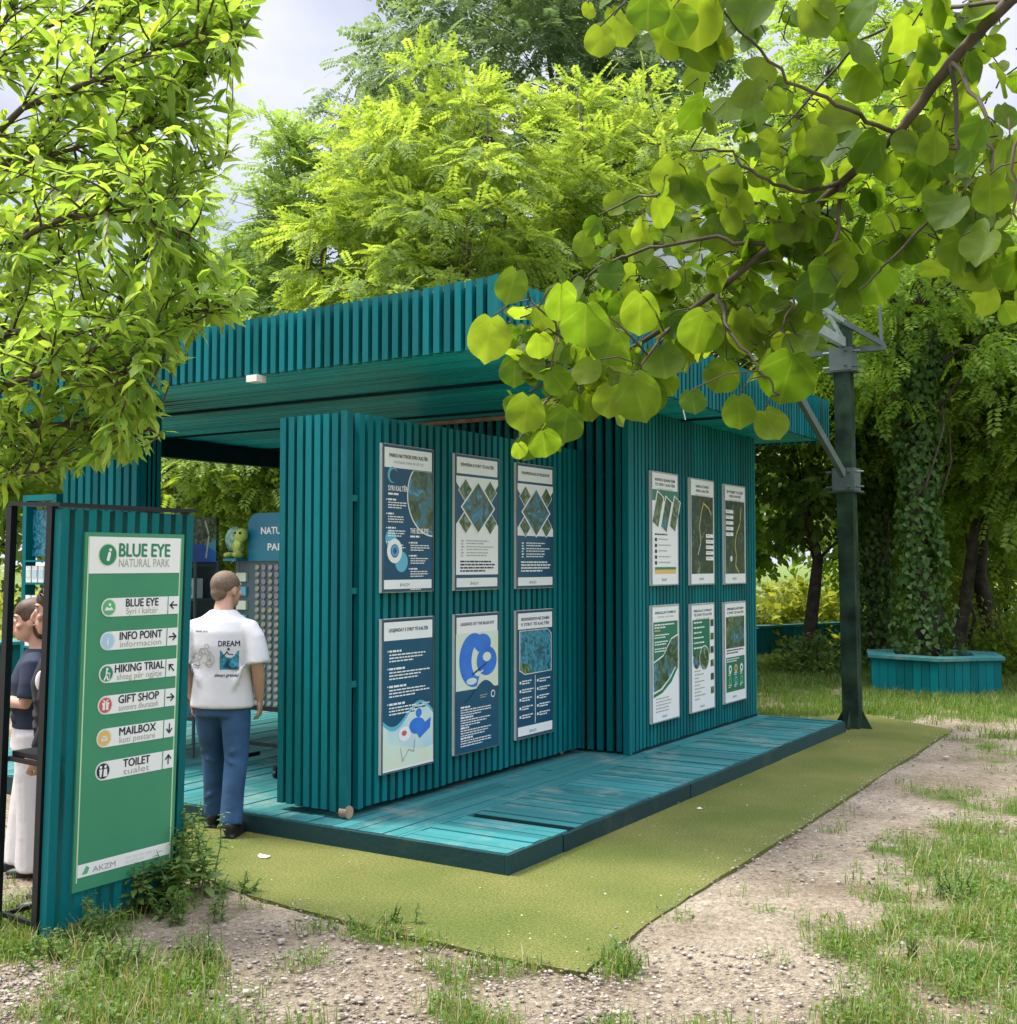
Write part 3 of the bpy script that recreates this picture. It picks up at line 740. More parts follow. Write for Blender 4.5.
# fascia of upright slats all round
b = MB()
X = RX - .03
while X > RX1:
    z1 = top_z(X, RY); b.box(X - .047, X, RY, RY + .045, RZ + wob(.004), z1 + wob(.004)); X -= .082
    Xc = X
Y = RY + .05
while Y < RY1 - .04:
    b.box(RX - .045, RX, Y, Y + .047, RZ + wob(.004), top_z(RX, Y) + wob(.004)); Y += .08
b.box(RX - .030, RX, RY - .002, RY + .043, RZ - .004, ztop + .006)
X = RX - .05
while X > RX1:
    b.box(X - .047, X, RY1 - .045, RY1, RZ, top_z(X, RY1)); X -= .082
Y = RY + .06
while Y < RY1 - .05:
    b.box(RX1, RX1 + .045, Y, Y + .047, RZ, top_z(RX1, Y)); Y += .08
b.build('fascia', M['teal'], pav)
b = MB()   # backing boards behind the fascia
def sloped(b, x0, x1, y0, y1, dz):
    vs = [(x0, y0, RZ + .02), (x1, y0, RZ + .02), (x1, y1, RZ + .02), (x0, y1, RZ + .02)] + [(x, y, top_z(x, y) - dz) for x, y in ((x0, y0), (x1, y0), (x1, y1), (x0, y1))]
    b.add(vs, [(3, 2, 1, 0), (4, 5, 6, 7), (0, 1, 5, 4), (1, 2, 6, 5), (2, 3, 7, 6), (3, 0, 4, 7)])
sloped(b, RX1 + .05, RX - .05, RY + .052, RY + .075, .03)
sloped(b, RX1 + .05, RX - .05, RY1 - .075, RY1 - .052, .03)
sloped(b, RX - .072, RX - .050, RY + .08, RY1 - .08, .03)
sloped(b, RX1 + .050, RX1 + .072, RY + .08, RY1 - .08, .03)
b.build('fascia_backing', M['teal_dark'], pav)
b = MB(); x0, x1, y0, y1 = RX1 + .08, RX - .08, RY + .08, RY1 - .08
b.add([(x, y, top_z(x, y) - .06) for x, y in ((x0, y0), (x1, y0), (x1, y1), (x0, y1))] + [(x, y, top_z(x, y) - .03) for x, y in ((x0, y0), (x1, y0), (x1, y1), (x0, y1))],
      [(3, 2, 1, 0), (4, 5, 6, 7), (0, 1, 5, 4), (1, 2, 6, 5), (2, 3, 7, 6), (3, 0, 4, 7)])
b.build('roof_sheet', M['steel_light'], pav)
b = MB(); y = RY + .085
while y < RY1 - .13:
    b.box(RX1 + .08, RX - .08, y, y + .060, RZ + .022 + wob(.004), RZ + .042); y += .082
b.build('ceiling', M['teal_bounce_lit'], pav)
b = MB()
for yb in (RY + 1.25, RY + 2.6, RY + 4.1): b.box(RX1 + .1, RX - .1, yb, yb + .05, RZ + .004, RZ + .018)
for xb in (RX - 1.6, RX - 3.1, RX - 4.6): b.box(xb, xb + .07, RY + .1, RY1 - .1, RZ + .042, RZ + .10)
b.box(RX1 + .08, RX1 + .2, RY + .1, RY1 - .1, RZ - .19, RZ + .015)
b.build('beams', M['teal_dark'], pav)

# enclosed room: posters hang on its +X wall
KX, KY0, KY1, KXL = -4.40, 8.90, 11.96, -6.6
ZW0, ZW1 = DZ + .004, RZ + .018
def slat_wall_x(b, X, y0, y1, z0, z1, pitch=.075, wid=.048, dep=.04):
    n = int((y1 - y0) / pitch); p = (y1 - y0 - wid) / n
    for i in range(n + 1): b.box(X - dep, X, y0 + i * p, y0 + i * p + wid, z0 + wob(.004), z1)
def slat_wall_y(b, Y, x0, x1, z0, z1, pitch=.08, wid=.05, dep=.04):
    n = max(1, int(round((x1 - x0) / pitch))); p = (x1 - x0 - wid) / n
    for i in range(n + 1): b.box(x0 + i * p, x0 + i * p + wid, Y, Y + dep, z0 + wob(.004), z1)
b = MB()
slat_wall_x(b, KX, KY0 + .06, KY1, ZW0 + .02, ZW1, .072, .047)
b.box(KX - .055, KX + .004, KY0 - .004, KY0 + .05, ZW0, ZW1)
slat_wall_y(b, KY0 + .02, KXL, KX - .08, ZW0 + .02, ZW1 - .02, .098, .05)
slat_wall_y(b, KY1 - .04, KXL, KX - .05, ZW0 + .02, ZW1, .08)
b.build('wall_slats', M['teal'], pav)
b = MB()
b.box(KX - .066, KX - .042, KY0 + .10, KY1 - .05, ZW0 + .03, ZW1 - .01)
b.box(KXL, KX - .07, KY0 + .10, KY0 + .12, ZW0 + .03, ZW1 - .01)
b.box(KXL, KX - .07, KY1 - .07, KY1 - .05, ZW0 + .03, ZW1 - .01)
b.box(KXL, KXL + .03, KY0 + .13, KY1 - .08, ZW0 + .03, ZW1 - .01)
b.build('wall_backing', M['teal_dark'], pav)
b = MB()
for z in (.75, 1.35, 1.95, 2.5): b.box(KXL, KX - .075, KY0 + .062, KY0 + .095, z, z + .05)
b.box(KX - .07, KX + .002, KY0 + .06, KY1, DZ + .002, DZ + .02)
b.build('rails', M['teal_dark'], pav)
b = MB(); b.box(KXL - .1, KX - .1, KY0 - .03, KY0 + .01, RZ - .02, RZ + .016); b.build('head_batten', M['timber'], pav)
# left column box
COLY = on_x(161, 450, on_y(137, 450, 6.25).x).y
cl = on_y(64, 450, 6.25).x; cr_ = on_y(137, 450, 6.25).x
b = MB(); slat_wall_y(b, 6.25, cl, cr_, ZW0, RZ + .018, .1, .06)
slat_wall_x(b, cr_ + .005, 6.30, COLY, ZW0, RZ + .018, .064, .060)
b.build('column_slats', M['teal'], pav)
b = MB(); b.box(cl, cr_ - .045, 6.30, COLY - .02, ZW0, RZ + .015); b.build('column_core', M['teal_dark'], pav)
# small floodlight under the fascia
p = on_y(258, 379, RY + .02); b = MB(); b.box(p.x - .05, p.x + .05, RY - .045, RY + .05, RZ - .055, RZ - .008); b.box(p.x - .015, p.x + .015, RY + .01, RY + .03, RZ - .01, RZ + .02)
b.build('floodlight', M['lamp'], pav)
p = on_x(684, 405, RX + .01); b = MB(); b.tube([(RX + .012, p.y, RZ + .06), (RX + .016, p.y + .01, RZ + .0), (RX + .008, p.y - .015, RZ - .08), (RX + .012, p.y + .02, RZ - .16)], .006, 6); b.build('cable_end', M['offwhite'], pav)

# rolling slatted wall unit that carries six posters
BX0, BX1, BY0, BY1, BZ0, BZ1 = -5.42, -4.84, 5.74, 8.86, DZ + .045, on_x(342, 410, -4.84).z
print('BZ1', BZ1)
unit_ = thing('rolling_wall_unit', 'teal slatted rolling wall unit carrying six navy posters on its long side', 'wall unit', (-5.2, 7.3, DZ))
b = MB()
slat_wall_x(b, BX1, BY0 + .13, BY1, BZ0, BZ1, .084, .05, .045)
b.box(BX1 - .05, BX1 + .004, BY0 - .002, BY0 + .055, BZ0 - .005, BZ1 + .006)
n = 7
for i in range(n): 
    xx = BX0 + i * .0755; b.box(xx, xx + .050, BY0, BY0 + .05, BZ0 + wob(.004), BZ1 - .006)
slat_wall_x(b, BX0 + .04, BY0 + .06, BY1, BZ0, BZ1, .084, .05, .04)
b.build('slats', M['teal'], unit_)
b = MB()
b.box(BX1 - .070, BX1 - .048, BY0 + .14, BY1, BZ0 + .01, BZ1 - .015)
b.box(BX0 + .045, BX0 + .065, BY0 + .1, BY1, BZ0 + .01, BZ1 - .015)
b.box(BX0 + .07, BX1 - .16, BY0 + .055, BY0 + .075, BZ0 + .01, BZ1 - .015)
b.box(BX0 + .07, BX1 - .075, BY0 + .1, BY1, BZ1 - .05, BZ1 - .02)
b.build('backing', M['teal_dark'], unit_)
for z in (.95, 1.55, 2.15):
    b = MB(); b.box(BX1 - .13, BX1 - .01, BY0 + .07, BY0 + .12, z, z + .04); b.build('rail', M['teal'], unit_)
for Y, dx in ((BY0 + .03, .012), (BY1 - .2, -.075)):
    b = MB(); b.tube([(BX1 - .057 + dx, Y, DZ + .043), (BX1 + dx, Y, DZ + .043)], .041, 16); b.build('wheel', M['timber'], unit_)

# ------------------------------------------------------------------ posters
MATS = ['white', 'navy', 'navy_d', 'pgreen', 'cyan', 'pblue', 'sky_wash', 'cream', 'ink', 'greytext', 'ph_water', 'ph_leaf', 'ph_map', 'ph_deep', 'route', 'yellow', 'red', 'greentext', 'offwhite', 'icongreen']
def logo(f, u, v, s, m='greentext'):
    f.poly([(u, v), (u + s * .35, v - s * .9), (u + s * .6, v - s * .5), (u + s * .45, v)], m, 3)
    f.text('AKZM', u + s * .8, v, s, m, 3)
def footer(f, W, H, h=.065):
    f.rect(.02 * W, H * (1 - h) - .01, .98 * W, H - .012, 'white', 2); logo(f, W * .33, H - .028, .03)
def header(f, W, h, t1, t2=None, t3=None, m='white'):
    f.rect(.02 * W, .012, .98 * W, h, m, 2)
    rows = [t for t in (t1, t2) if t]
    sz = h * .24 if len(rows) > 1 or t3 else h * .24
    v = h * (.48 if (len(rows) == 1 and not t3) else .42)
    for t in rows:
        f.text(t, W / 2, v + sz * .4, sz, 'ink', 4, .012, 'c', fit=W * (.78 if len(t) > 14 else .55)); v += sz * 1.25
    if t3: f.text(t3, W / 2, v + sz * .3, sz * .7, 'greytext', 4, 0, 'c', fit=W * .6)
def diamond(f, u, v, a, b_, m, W, layer=3):
    f.poly([(max(0, u - a * 1.10), v), (u, v + b_ * 1.10), (min(W, u + a * 1.10), v), (u, v - b_ * 1.10)], 'white', layer)
    f.poly([(max(0, u - a), v), (u, v + b_), (min(W, u + a), v), (u, v - b_)], m, layer + 1)
def para(f, u, v, w, rows, dv, seed, m='white', bullets=1):
    for i in range(bullets):
        f.rect(u - .02, v + .002, u - .008, v + .010, m, 3)
        f.body(u, v, u + w * .55, 1, dv * 1.1, m, 3, .6, seed + i)
        f.body(u, v + dv * 1.3, u + w, rows, dv, m, 3, .42, seed + 50 + i); v += dv * (rows + 2.6)
def wave(f, W, H, v0, amp, m, layer=2, w0=1.7, ph=0, v1=None):
    n = 24; v1 = v1 if v1 is not None else H
    for i in range(n):
        a, b_ = i / n, (i + 1) / n
        fa, fb = [v0 - amp * math.sin(ph + x * w0 * math.pi) for x in (a, b_)]
        f.poly([(a * W, fa), (a * W, v1), (b_ * W, v1), (b_ * W, fb)], m, layer)

def art(i, W, H):
    f = Flat(MATS); base = 'navy'
    if i == 0:
        f.rect(0, 0, W, H, 'navy'); header(f, W, H * .15, 'PARKU NATYROR SYRI I KALTËR', None, 'NATURAL PARK BLUE EYE')
        r = W * .62; cu, cv = W * 1.0, H * .33
        pts = lambda q: [(cu - q * math.sin(t), cv - q * .95 * math.cos(t)) for t in np.linspace(.0, math.pi, 26)]
        f.poly([(min(W, a), max(H * .155, c)) for a, c in pts(r * .86)], 'white', 2); f.poly([(min(W, a), max(H * .157, c)) for a, c in pts(r * .83)], 'ph_water', 3)
        f.circle(W * .18, H * .17 + .03, .055, 'cyan', 2); f.circle(W * .2, H * .17 + .035, .045, 'navy', 3)
        f.text('SYRI KALTËR', W * .09, H * .31, .05, 'white', 3, .015, fit=W * .38); f.body(W * .09, H * .325, W * .45, 1, .024, 'white', 3, .55, 5)
        para(f, W * .09, H * .365, W * .40, 3, .017, 1, bullets=4)
        f.text('THE BLUE EYE', W * .53, H * .60, .05, 'white', 3, .015, fit=W * .38); f.body(W * .53, H * .615, W * .9, 1, .024, 'white', 3, .55, 6)
        para(f, W * .54, H * .66, W * .40, 3, .016, 9, bullets=4)
        f.circle(W * .15, H * .64, .06, 'cyan', 2); f.circle(W * .36, H * .80, .07, 'cyan', 2)
        for q, m in ((.115, 'white'), (.062, 'navy_d'), (.052, 'cyan'), (.036, 'pblue'), (.018, 'navy_d')): f.circle(W * .22, H * .725, q * W / .62 * .8, m, 4 + (.115 - q) * 40)
        footer(f, W, H)
    elif i in (1, 2):
        f.rect(0, 0, W, H, 'white' if i == 1 else 'navy'); f.rect(0, 0, W, H * .155, 'navy', 1.5)
        header(f, W, H * .135, 'RËNDËSIA E SYRIT TË KALTËR' if i == 1 else 'THE IMPORTANCE OF THE BLUE EYE')
        f.rect(0, H * .155, W, H * .58, 'white', 1.6)
        f.poly([(0, H * .2), (0, H * .52), (W * .3, H * .36)], 'navy', 2); f.poly([(W, H * .2), (W, H * .52), (W * .7, H * .36)], 'navy', 2)
        for u, v in ((.22, .26), (.80, .26), (.22, .50), (.80, .50)): diamond(f, W * u, H * v, W * .155, H * .085, 'ph_leaf', W)
        diamond(f, W * .51, H * .385, W * .37, H * .19, 'ph_water', W, 5)
        tx = 'greytext' if i == 1 else 'white'
        for k in range(3):
            f.body(W * .12, H * (.635 + .045 * k), W * .19, 2, .022, tx, 3, .5, k); f.body(W * .24, H * (.635 + .045 * k), W * .92, 2, .02, tx, 3, .4, 20 + k)
        f.body(W * .10, H * .79, W * .92, 4, .023, 'ink' if i == 1 else 'white', 3, .5, 40)
        f.rect(0, H * .895, W, H, 'navy', 1.5); footer(f, W, H, .07)
    elif i == 3:
        f.rect(0, 0, W, H, 'navy'); header(f, W, H * .135, 'LEGJENDAT E SYRIT TË KALTËR')
        para(f, W * .12, H * .20, W * .82, 3, .021, 70, bullets=4)
        wave(f, W, H, H * .635, .075, 'cyan', 2, 1.9, 3.5); wave(f, W, H, H * .66, .08, 'sky_wash', 3, 1.9, 3.5); wave(f, W, H, H * .86, .03, 'cream', 4, 1.4, 1.2)
        # a blue swimmer in the lagoon
        f.circle(W * .67, H * .73, W * .16, 'pblue', 5, ry=H * .055); f.circle(W * .70, H * .645, W * .06, 'pblue', 5, ry=H * .03)
        f.poly([(W * .80, H * .72), (W * .95, H * .69), (W * .93, H * .76), (W * .72, H * .82), (W * .66, H * .78)], 'pblue', 5.5)
        f.circle(W * .42, H * .77, W * .12, 'white', 5, ry=H * .05); f.circle(W * .41, H * .765, W * .05, 'red', 6, ry=H * .018)
        f.line([(W * .34, H * .86), (W * .38, H * .95), (W * .50, H * .88), (W * .60, H * .90), (W * .62, H * .82)], .007, 'greytext', 6)
        f.rect(0, H - .012, W, H, 'white', 6)
    elif i == 4:
        f.rect(0, 0, W, H, 'navy'); header(f, W, H * .13, 'LEGENDS OF THE BLUE EYE')
        f.rect(0, H * .13, W, H * .55, 'cream', 2)
        # curled blue water shapes
        t = np.linspace(0, 1, 26)
        outer = [(W * (.42 + .34 * math.cos(a)), H * (.335 - .20 * math.sin(a))) for a in np.linspace(.9, 4.9, 26)]
        inner = [(W * (.52 + .16 * math.cos(a)), H * (.34 - .12 * math.sin(a))) for a in np.linspace(4.9, .9, 26)]
        for k in range(25): f.poly([outer[k], outer[k + 1], inner[24 - k], inner[25 - k]], 'pblue', 3)
        f.circle(W * .72, H * .35, W * .24, 'pblue', 4, ry=H * .11); f.circle(W * .72, H * .32, W * .10, 'cream', 5, ry=H * .035)
        f.circle(W * .62, H * .215, W * .20, 'pblue', 3.5, ry=H * .07)
        f.circle(W * .36, H * .49, W * .12, 'sky_wash', 5, ry=H * .025)
        f.line([(W * .38, H * .44), (W * .52, H * .41), (W * .70, H * .37)], .014, 'navy_d', 6); f.line([(W * .46, H * .45), (W * .62, H * .42)], .01, 'white', 6)
        wave(f, W, H, H * .565, .07, 'navy', 7, 2.0, 3.6)
        f.circle(W * .86, H * .605, .028, 'white', 8); f.circle(W * .86, H * .605, .020, 'navy', 9); f.body(W * .55, H * .6, W * .74, 2, .016, 'greytext', 8, .4, 3)
        for k in range(4):
            f.body(W * .10, H * (.665 + .075 * k), W * .5, 1, .022, 'white', 9, .6, k); f.body(W * .10, H * (.688 + .075 * k), W * .9, 3, .018, 'white', 9, .42, k + 9)
    elif i == 5:
        f.rect(0, 0, W, H, 'navy'); header(f, W, H * .14, 'BIODIVERSITETI NË ZONËN', 'E SYRIT TË KALTËR', 'BIODIVERSITY IN THE BLUE EYE')
        f.poly([(W * .06, H * .15), (W * .85, H * .15), (W * .96, H * .19), (W * .96, H * .50), (W * .20, H * .505), (W * .06, H * .47)], 'white', 2)
        f.poly([(W * .075, H * .155), (W * .85, H * .155), (W * .945, H * .195), (W * .945, H * .495), (W * .20, H * .498), (W * .075, H * .465)], 'ph_deep', 3)
        f.poly([(W * .075, H * .40), (W * .30, H * .43), (W * .40, H * .495), (W * .20, H * .498), (W * .075, H * .465)], 'ph_leaf', 4)
        f.line([(W * .49, H * .52), (W * .49, H * .90)], .008, 'white', 3)
        for k in range(5):
            for u in (.06, .54):
                f.rect(W * u, H * (.555 + .068 * k), W * (u + .045), H * (.575 + .068 * k), 'white', 3); f.body(W * (u + .07), H * (.55 + .068 * k), W * (u + .40), 2, .019, 'white', 3, .5, k * 3 + int(u * 9))
        footer(f, W, H, .075)
    elif i == 6:
        f.rect(0, 0, W, H, 'white'); header(f, W, H * .14, 'AKTIVITETET QË MUND TË BËNI', 'TE SYRI I KALTËR', 'ACTIVITIES AT THE BLUE EYE')
        f.rect(0, H * .15, W, H * .25, 'pgreen', 1.5)
        for u, v, m in ((.20, .30, 'ph_leaf'), (.52, .34, 'ph_water'), (.86, .33, 'ph_leaf')):
            f.line([(W * (u - .05), H * (v + .13)), (W * (u + .10), H * (v - .07))], W * .29, 'white', 2); f.line([(W * (u - .05), H * (v + .13)), (W * (u + .10), H * (v - .07))], W * .23, m, 3)
        f.body(W * .1, H * .545, W * .8, 1, .024, 'ink', 3, .55, 3)
        for k in range(5): f.rect(W * .10, H * (.585 + .052 * k), W * .18, H * (.615 + .052 * k), 'ink', 3); f.body(W * .24, H * (.59 + .052 * k), W * .9, 1, .022, 'greytext', 3, .45, k)
        f.rect(W * .1, H * .845, W * .92, H * .905, 'yellow', 3); f.rect(W * .1, H * .845, W * .92, H * .868, 'greentext', 4); logo(f, W * .36, H * .97, .03)
    elif i in (7, 8):
        f.rect(0, 0, W, H, 'white'); header(f, W, H * .145, 'HARTA E ZONËS' if i == 7 else 'SHTIGJET E ECJES', 'SYRI I KALTËR', 'MAP OF THE BLUE EYE')
        f.rect(W * .03, H * .155, W * .97, H * .905, 'ph_map', 2)
        if i == 7:
            f.line([(W * .42, H * .60), (W * .36, H * .45), (W * .46, H * .30), (W * .55, H * .22), (W * .78, H * .27), (W * .88, H * .32)], .014, 'route', 3); f.line([(W * .42, H * .6), (W * .30, H * .72)], .01, 'offwhite', 3)
            for k in range(5): f.rect(W * .64, H * (.52 + .055 * k), W * .97, H * (.555 + .055 * k), 'white', 4); f.body(W * .68, H * (.53 + .055 * k), W * .93, 1, .02, 'greytext', 5, .4, k)
        else:
            f.line([(W * .80, H * .22), (W * .74, H * .38), (W * .55, H * .50), (W * .48, H * .62), (W * .55, H * .72), (W * .50, H * .82), (W * .66, H * .89)], .014, 'route', 3)
            for k in range(5): f.rect(W * .05, H * (.25 + .058 * k), W * .40, H * (.285 + .058 * k), 'white', 4); f.body(W * .09, H * (.26 + .058 * k), W * .36, 1, .02, 'greytext', 5, .4, k)
            f.circle(W * .3, H * .75, .03, 'offwhite', 3)
        logo(f, W * .36, H * .965, .03)
    elif i == 9:
        f.rect(0, 0, W, H, 'white'); header(f, W, H * .125, 'RREGULLAT E PARKUT', None, 'PARK RULES'); f.rect(W * .04, H * .135, W * .96, H * .55, 'pgreen', 2)
        f.body(W * .08, H * .155, W * .85, 2, .024, 'white', 3, .5, 1); f.body(W * .08, H * .205, W * .5, 1, .024, 'yellow', 3, .5, 2)
        for k in range(3): f.body(W * .08, H * (.245 + .06 * k), W * .66, 2, .022, 'white', 3, .45, 4 + k)
        pts = [(W * .04, H * .49), (W * .40, H * .44), (W * .70, H * .30), (W * .96, H * .27), (W * .96, H * .50), (W * .62, H * .64), (W * .30, H * .72), (W * .04, H * .74)]
        f.poly([(a, v - .012) for a, v in pts[:4]] + [(a, v) for a, v in pts[4:]], 'white', 3); f.poly(pts, 'ph_water', 4)
        f.poly([(W * .04, H * .76), (W * .36, H * .73), (W * .68, H * .64), (W * .96, H * .52), (W * .96, H * .56), (W * .70, H * .68), (W * .36, H * .76), (W * .04, H * .79)], 'pgreen', 3)
        for k in range(5): f.body(W * .12, H * (.80 + .028 * k), W * .9, 1, .024, 'greytext', 3, .42, 30 + k)
        logo(f, W * .36, H * .975, .028)
    elif i == 10:
        f.rect(0, 0, W, H, 'white'); header(f, W, H * .13, 'RREGULLAT E PARKUT', 'TË SYRIT TË KALTËR', 'PARK RULES'); f.rect(W * .05, H * .14, W * .80, H * .48, 'pgreen', 2)
        for k in range(6): f.body(W * .10, H * (.16 + .048 * k), W * .74, 1, .026, 'white', 3, .5, k)
        f.circle(W * .22, H * .52, W * .15, 'ph_water', 3); f.circle(W * .55, H * .51, W * .20, 'ph_leaf', 4); f.circle(W * .55, H * .51, W * .215, 'white', 3.5)
        for k in range(6): f.rect(W * .83, H * (.15 + .13 * k), W * .97, H * (.215 + .13 * k), 'ph_leaf' if k % 2 else 'ph_map', 3)
        for k in range(9): f.body(W * .12, H * (.62 + .033 * k), W * (.5 if k % 2 == 0 else .78), 1, .024, 'greytext', 3, .45, 60 + k)
        logo(f, W * .36, H * .975, .028)
    else:
        f.rect(0, 0, W, H, 'white'); header(f, W, H * .135, 'EMERGJENCA NË ZONËN', 'E SYRIT TË KALTËR', 'EMERGENCY')
        f.rect(W * .06, H * .14, W * .94, H * .46, 'ph_water', 2); f.poly([(W * .06, H * .14), (W * .5, H * .14), (W * .3, H * .35), (W * .06, H * .46)], 'ph_leaf', 3)
        f.rect(W * .06, H * .55, W * .94, H * .90, 'pgreen', 2); f.body(W * .08, H * .475, W * .92, 2, .026, 'ink', 3, .45, 1); f.body(W * .09, H * .565, W * .85, 2, .022, 'white', 3, .45, 2)
        for k in range(6):
            u, v = W * (.24 + .27 * (k % 3)), H * (.67 + .12 * (k // 3)); f.circle(u, v, W * .07, ('white', 'yellow', 'white', 'icongreen', 'cyan', 'icongreen')[k], 3); f.circle(u, v, W * .035, 'pgreen', 4); f.body(u - W * .08, v + H * .04, u + W * .08, 2, .018, 'white', 3, .45, k)
        logo(f, W * .36, H * .965, .028)
    return f
FX1, FX2 = BX1, KX
PX = [(379.6, 442.8, 430.8, 593), (452.3, 453, 496.3, 590.7), (513.8, 462.4, 551.2, 589), (379, 619.2, 431.2, 775), (452, 614.5, 496.3, 756), (513.8, 610.7, 551, 740.4),
      (648.7, 470.5, 675.9, 586), (687.5, 477.4, 712, 585.3), (721.7, 483.7, 743.4, 584.5), (649, 605.8, 677, 724.5), (688.3, 604.2, 712.5, 714), (721.7, 602.4, 744, 704.7)]
PLAB = ['navy park poster with a big white eye below a round spring photo', 'poster of diamond shaped spring photos with its lower text on white',
        'poster of diamond shaped spring photos with its lower text on navy, beneath the hanging leaves', 'navy legends poster with four paragraphs over a pale lagoon painting and blue swimmer',
        'legends poster with big curling blue water shapes on cream above navy text', 'navy biodiversity poster with a blue lagoon photo and two columns of bullets',
        'white activities poster with three slanted photo pills and a yellow strip', 'dark aerial map poster with five white tags at its lower right', 'dark aerial map poster with five white tags at its upper left',
        'green and white park rules poster with a curved spring photo sweeping across it', 'green and white rules poster with a column of small photos down its right edge', 'poster with a spring photo above a green panel of six round icons']
for i, (x0, y0, x1, y1) in enumerate(PX):
    FXp = (FX1 if i < 6 else FX2) + .004
    a = on_x(x0, y0, FXp); c = on_x(x0, y1, FXp); e = on_x(x1, (y0 + y1) / 2, FXp)
    W, H = e.y - a.y, a.z - c.z
    t = thing('information_poster', PLAB[i], 'poster', (FXp, (a.y + e.y) / 2, c.z))
    b = MB(); b.box(FXp, FXp + .022, a.y, e.y, c.z, a.z); b.build('board', M['offwhite'], t)
    f = art(i, W - .024, H - .024)
    f.build('print', (FXp + .0225, a.y + .012, a.z - .012), (0, 1, 0), (0, 0, -1), (1, 0, 0), t, .0009)
    b = MB()   # thin dark mounting frame proud of the board
    for (ya, yb, za, zb) in ((a.y + .002, a.y + .012, c.z, a.z), (e.y - .012, e.y - .002, c.z, a.z), (a.y + .012, e.y - .012, a.z - .012, a.z - .003), (a.y + .012, e.y - .012, c.z + .003, c.z + .012)):
        b.box(FXp + .0222, FXp + .0275, ya, yb, za, zb)
    b.build('edge_trim', M['steel_light'] if i > 5 else M['steel'], t)

# ------------------------------------------------------------------ way-finding sign
a = on_z(42, 946); SX = a.x; s_top = on_x(62, 506, SX).z
SY0 = on_x(64, 700, SX).y - .10; SY1 = on_x(185, 560, SX).y
print('SIGN', SX, SY0, SY1, s_top)
SY0 = on_x(49, 740, SX).y
sign = thing('wayfinding_sign', 'freestanding teal slatted sign with green directory board and black steel frame', 'sign', (SX - .12, (SY0 + SY1) / 2, 0))
SD = .36
b = MB(); sy = SY0 + .022; pit = (SY1 - SY0 - .046) / 10
for i in range(11): 
    y0 = SY0 + i * pit; b.box(SX - .05, SX - .002, y0, y0 + .044, -.01 if i in (0, 1, 10) else .06, s_top - .012)
b.build('slats', M['teal'], sign)
b = MB()
for X in (SX - .055, SX - SD):
    for Y in (SY0 - .012, SY1 - .012): b.box(X - .040, X - .002, Y, Y + .034, -.01, s_top)
b.box(SX - SD - .02, SX + .004, SY0 - .016, SY1 + .016, s_top, s_top + .018)
for z in (.06, .80):
    b.box(SX - SD, SX - .056, SY0 + .012, SY0 + .032, z, z + .02)
    b.box(SX - SD, SX - .056, SY1 - .03, SY1 - .012, z, z + .02)
    b.box(SX - SD - .002, SX - SD + .016, SY0 + .034, SY1 - .034, z, z + .02)
b.build('frame', M['black'], sign)
b = MB(); b.box(SX - SD + .01, SX - .06, SY0 + .035, SY1 - .035, .822, .845); b.build('shelf', M['black'], sign)
bt, bb = on_x(77, 531, SX + .012), on_x(73, 892, SX + .012); br = on_x(176, 532, SX + .012)
W, H = br.y - bt.y, bt.z - bb.z
b = MB(); b.box(SX + .001, SX + .012, bt.y, br.y, bb.z, bt.z); bd = b.build('board', M['sign_green'], sign)
f = Flat(['white', 'sign_green', 'sign_line', 'ink', 'greytext', 'greentext', 'icongreen', 'paleblue', 'red', 'yellow', 'offwhite'])
for u0, u1 in ((.028, .040), (.955, .967)): f.rect(W * u0, H * .012, W * u1, H * .975, 'sign_line')
f.rect(W * .04, H * .012, W * .955, H * .116, 'white', 2)
def disc(u, v, r, m, l): f.circle(u, v, r, m, l, 30)
r = H * .031; disc(W * .215, H * .063, r * 1.05, 'sign_line', 3); disc(W * .215, H * .063, r * .95, 'greentext', 4)
f.text('i', W * .215, H * .063 + r * .55, r * 1.7, 'white', 5, .03, 'c', shear=.25)
f.text('BLUE EYE', W * .325, H * .068, H * .054, 'greentext', 3, .022, fit=W * .52)
f.text('NATURAL PARK', W * .325, H * .098, H * .034, 'greytext', 3, .004, fit=W * .52)
ROWS = [(.213, 'BLUE EYE', 'Syri i kaltër', 'icongreen', 'l'), (.308, 'INFO POINT', 'informacion', 'paleblue', 'r'), (.401, 'HIKING TRIAL', 'shteg për ngjitje', 'greentext', 'ul'), (.490, 'GIFT SHOP', 'suvenire dhuratash', 'red', 'r'), (.583, 'MAILBOX', 'kuti postare', 'yellow', 'd'), (.676, 'TOILET', 'tualet', 'ink', 'u')]
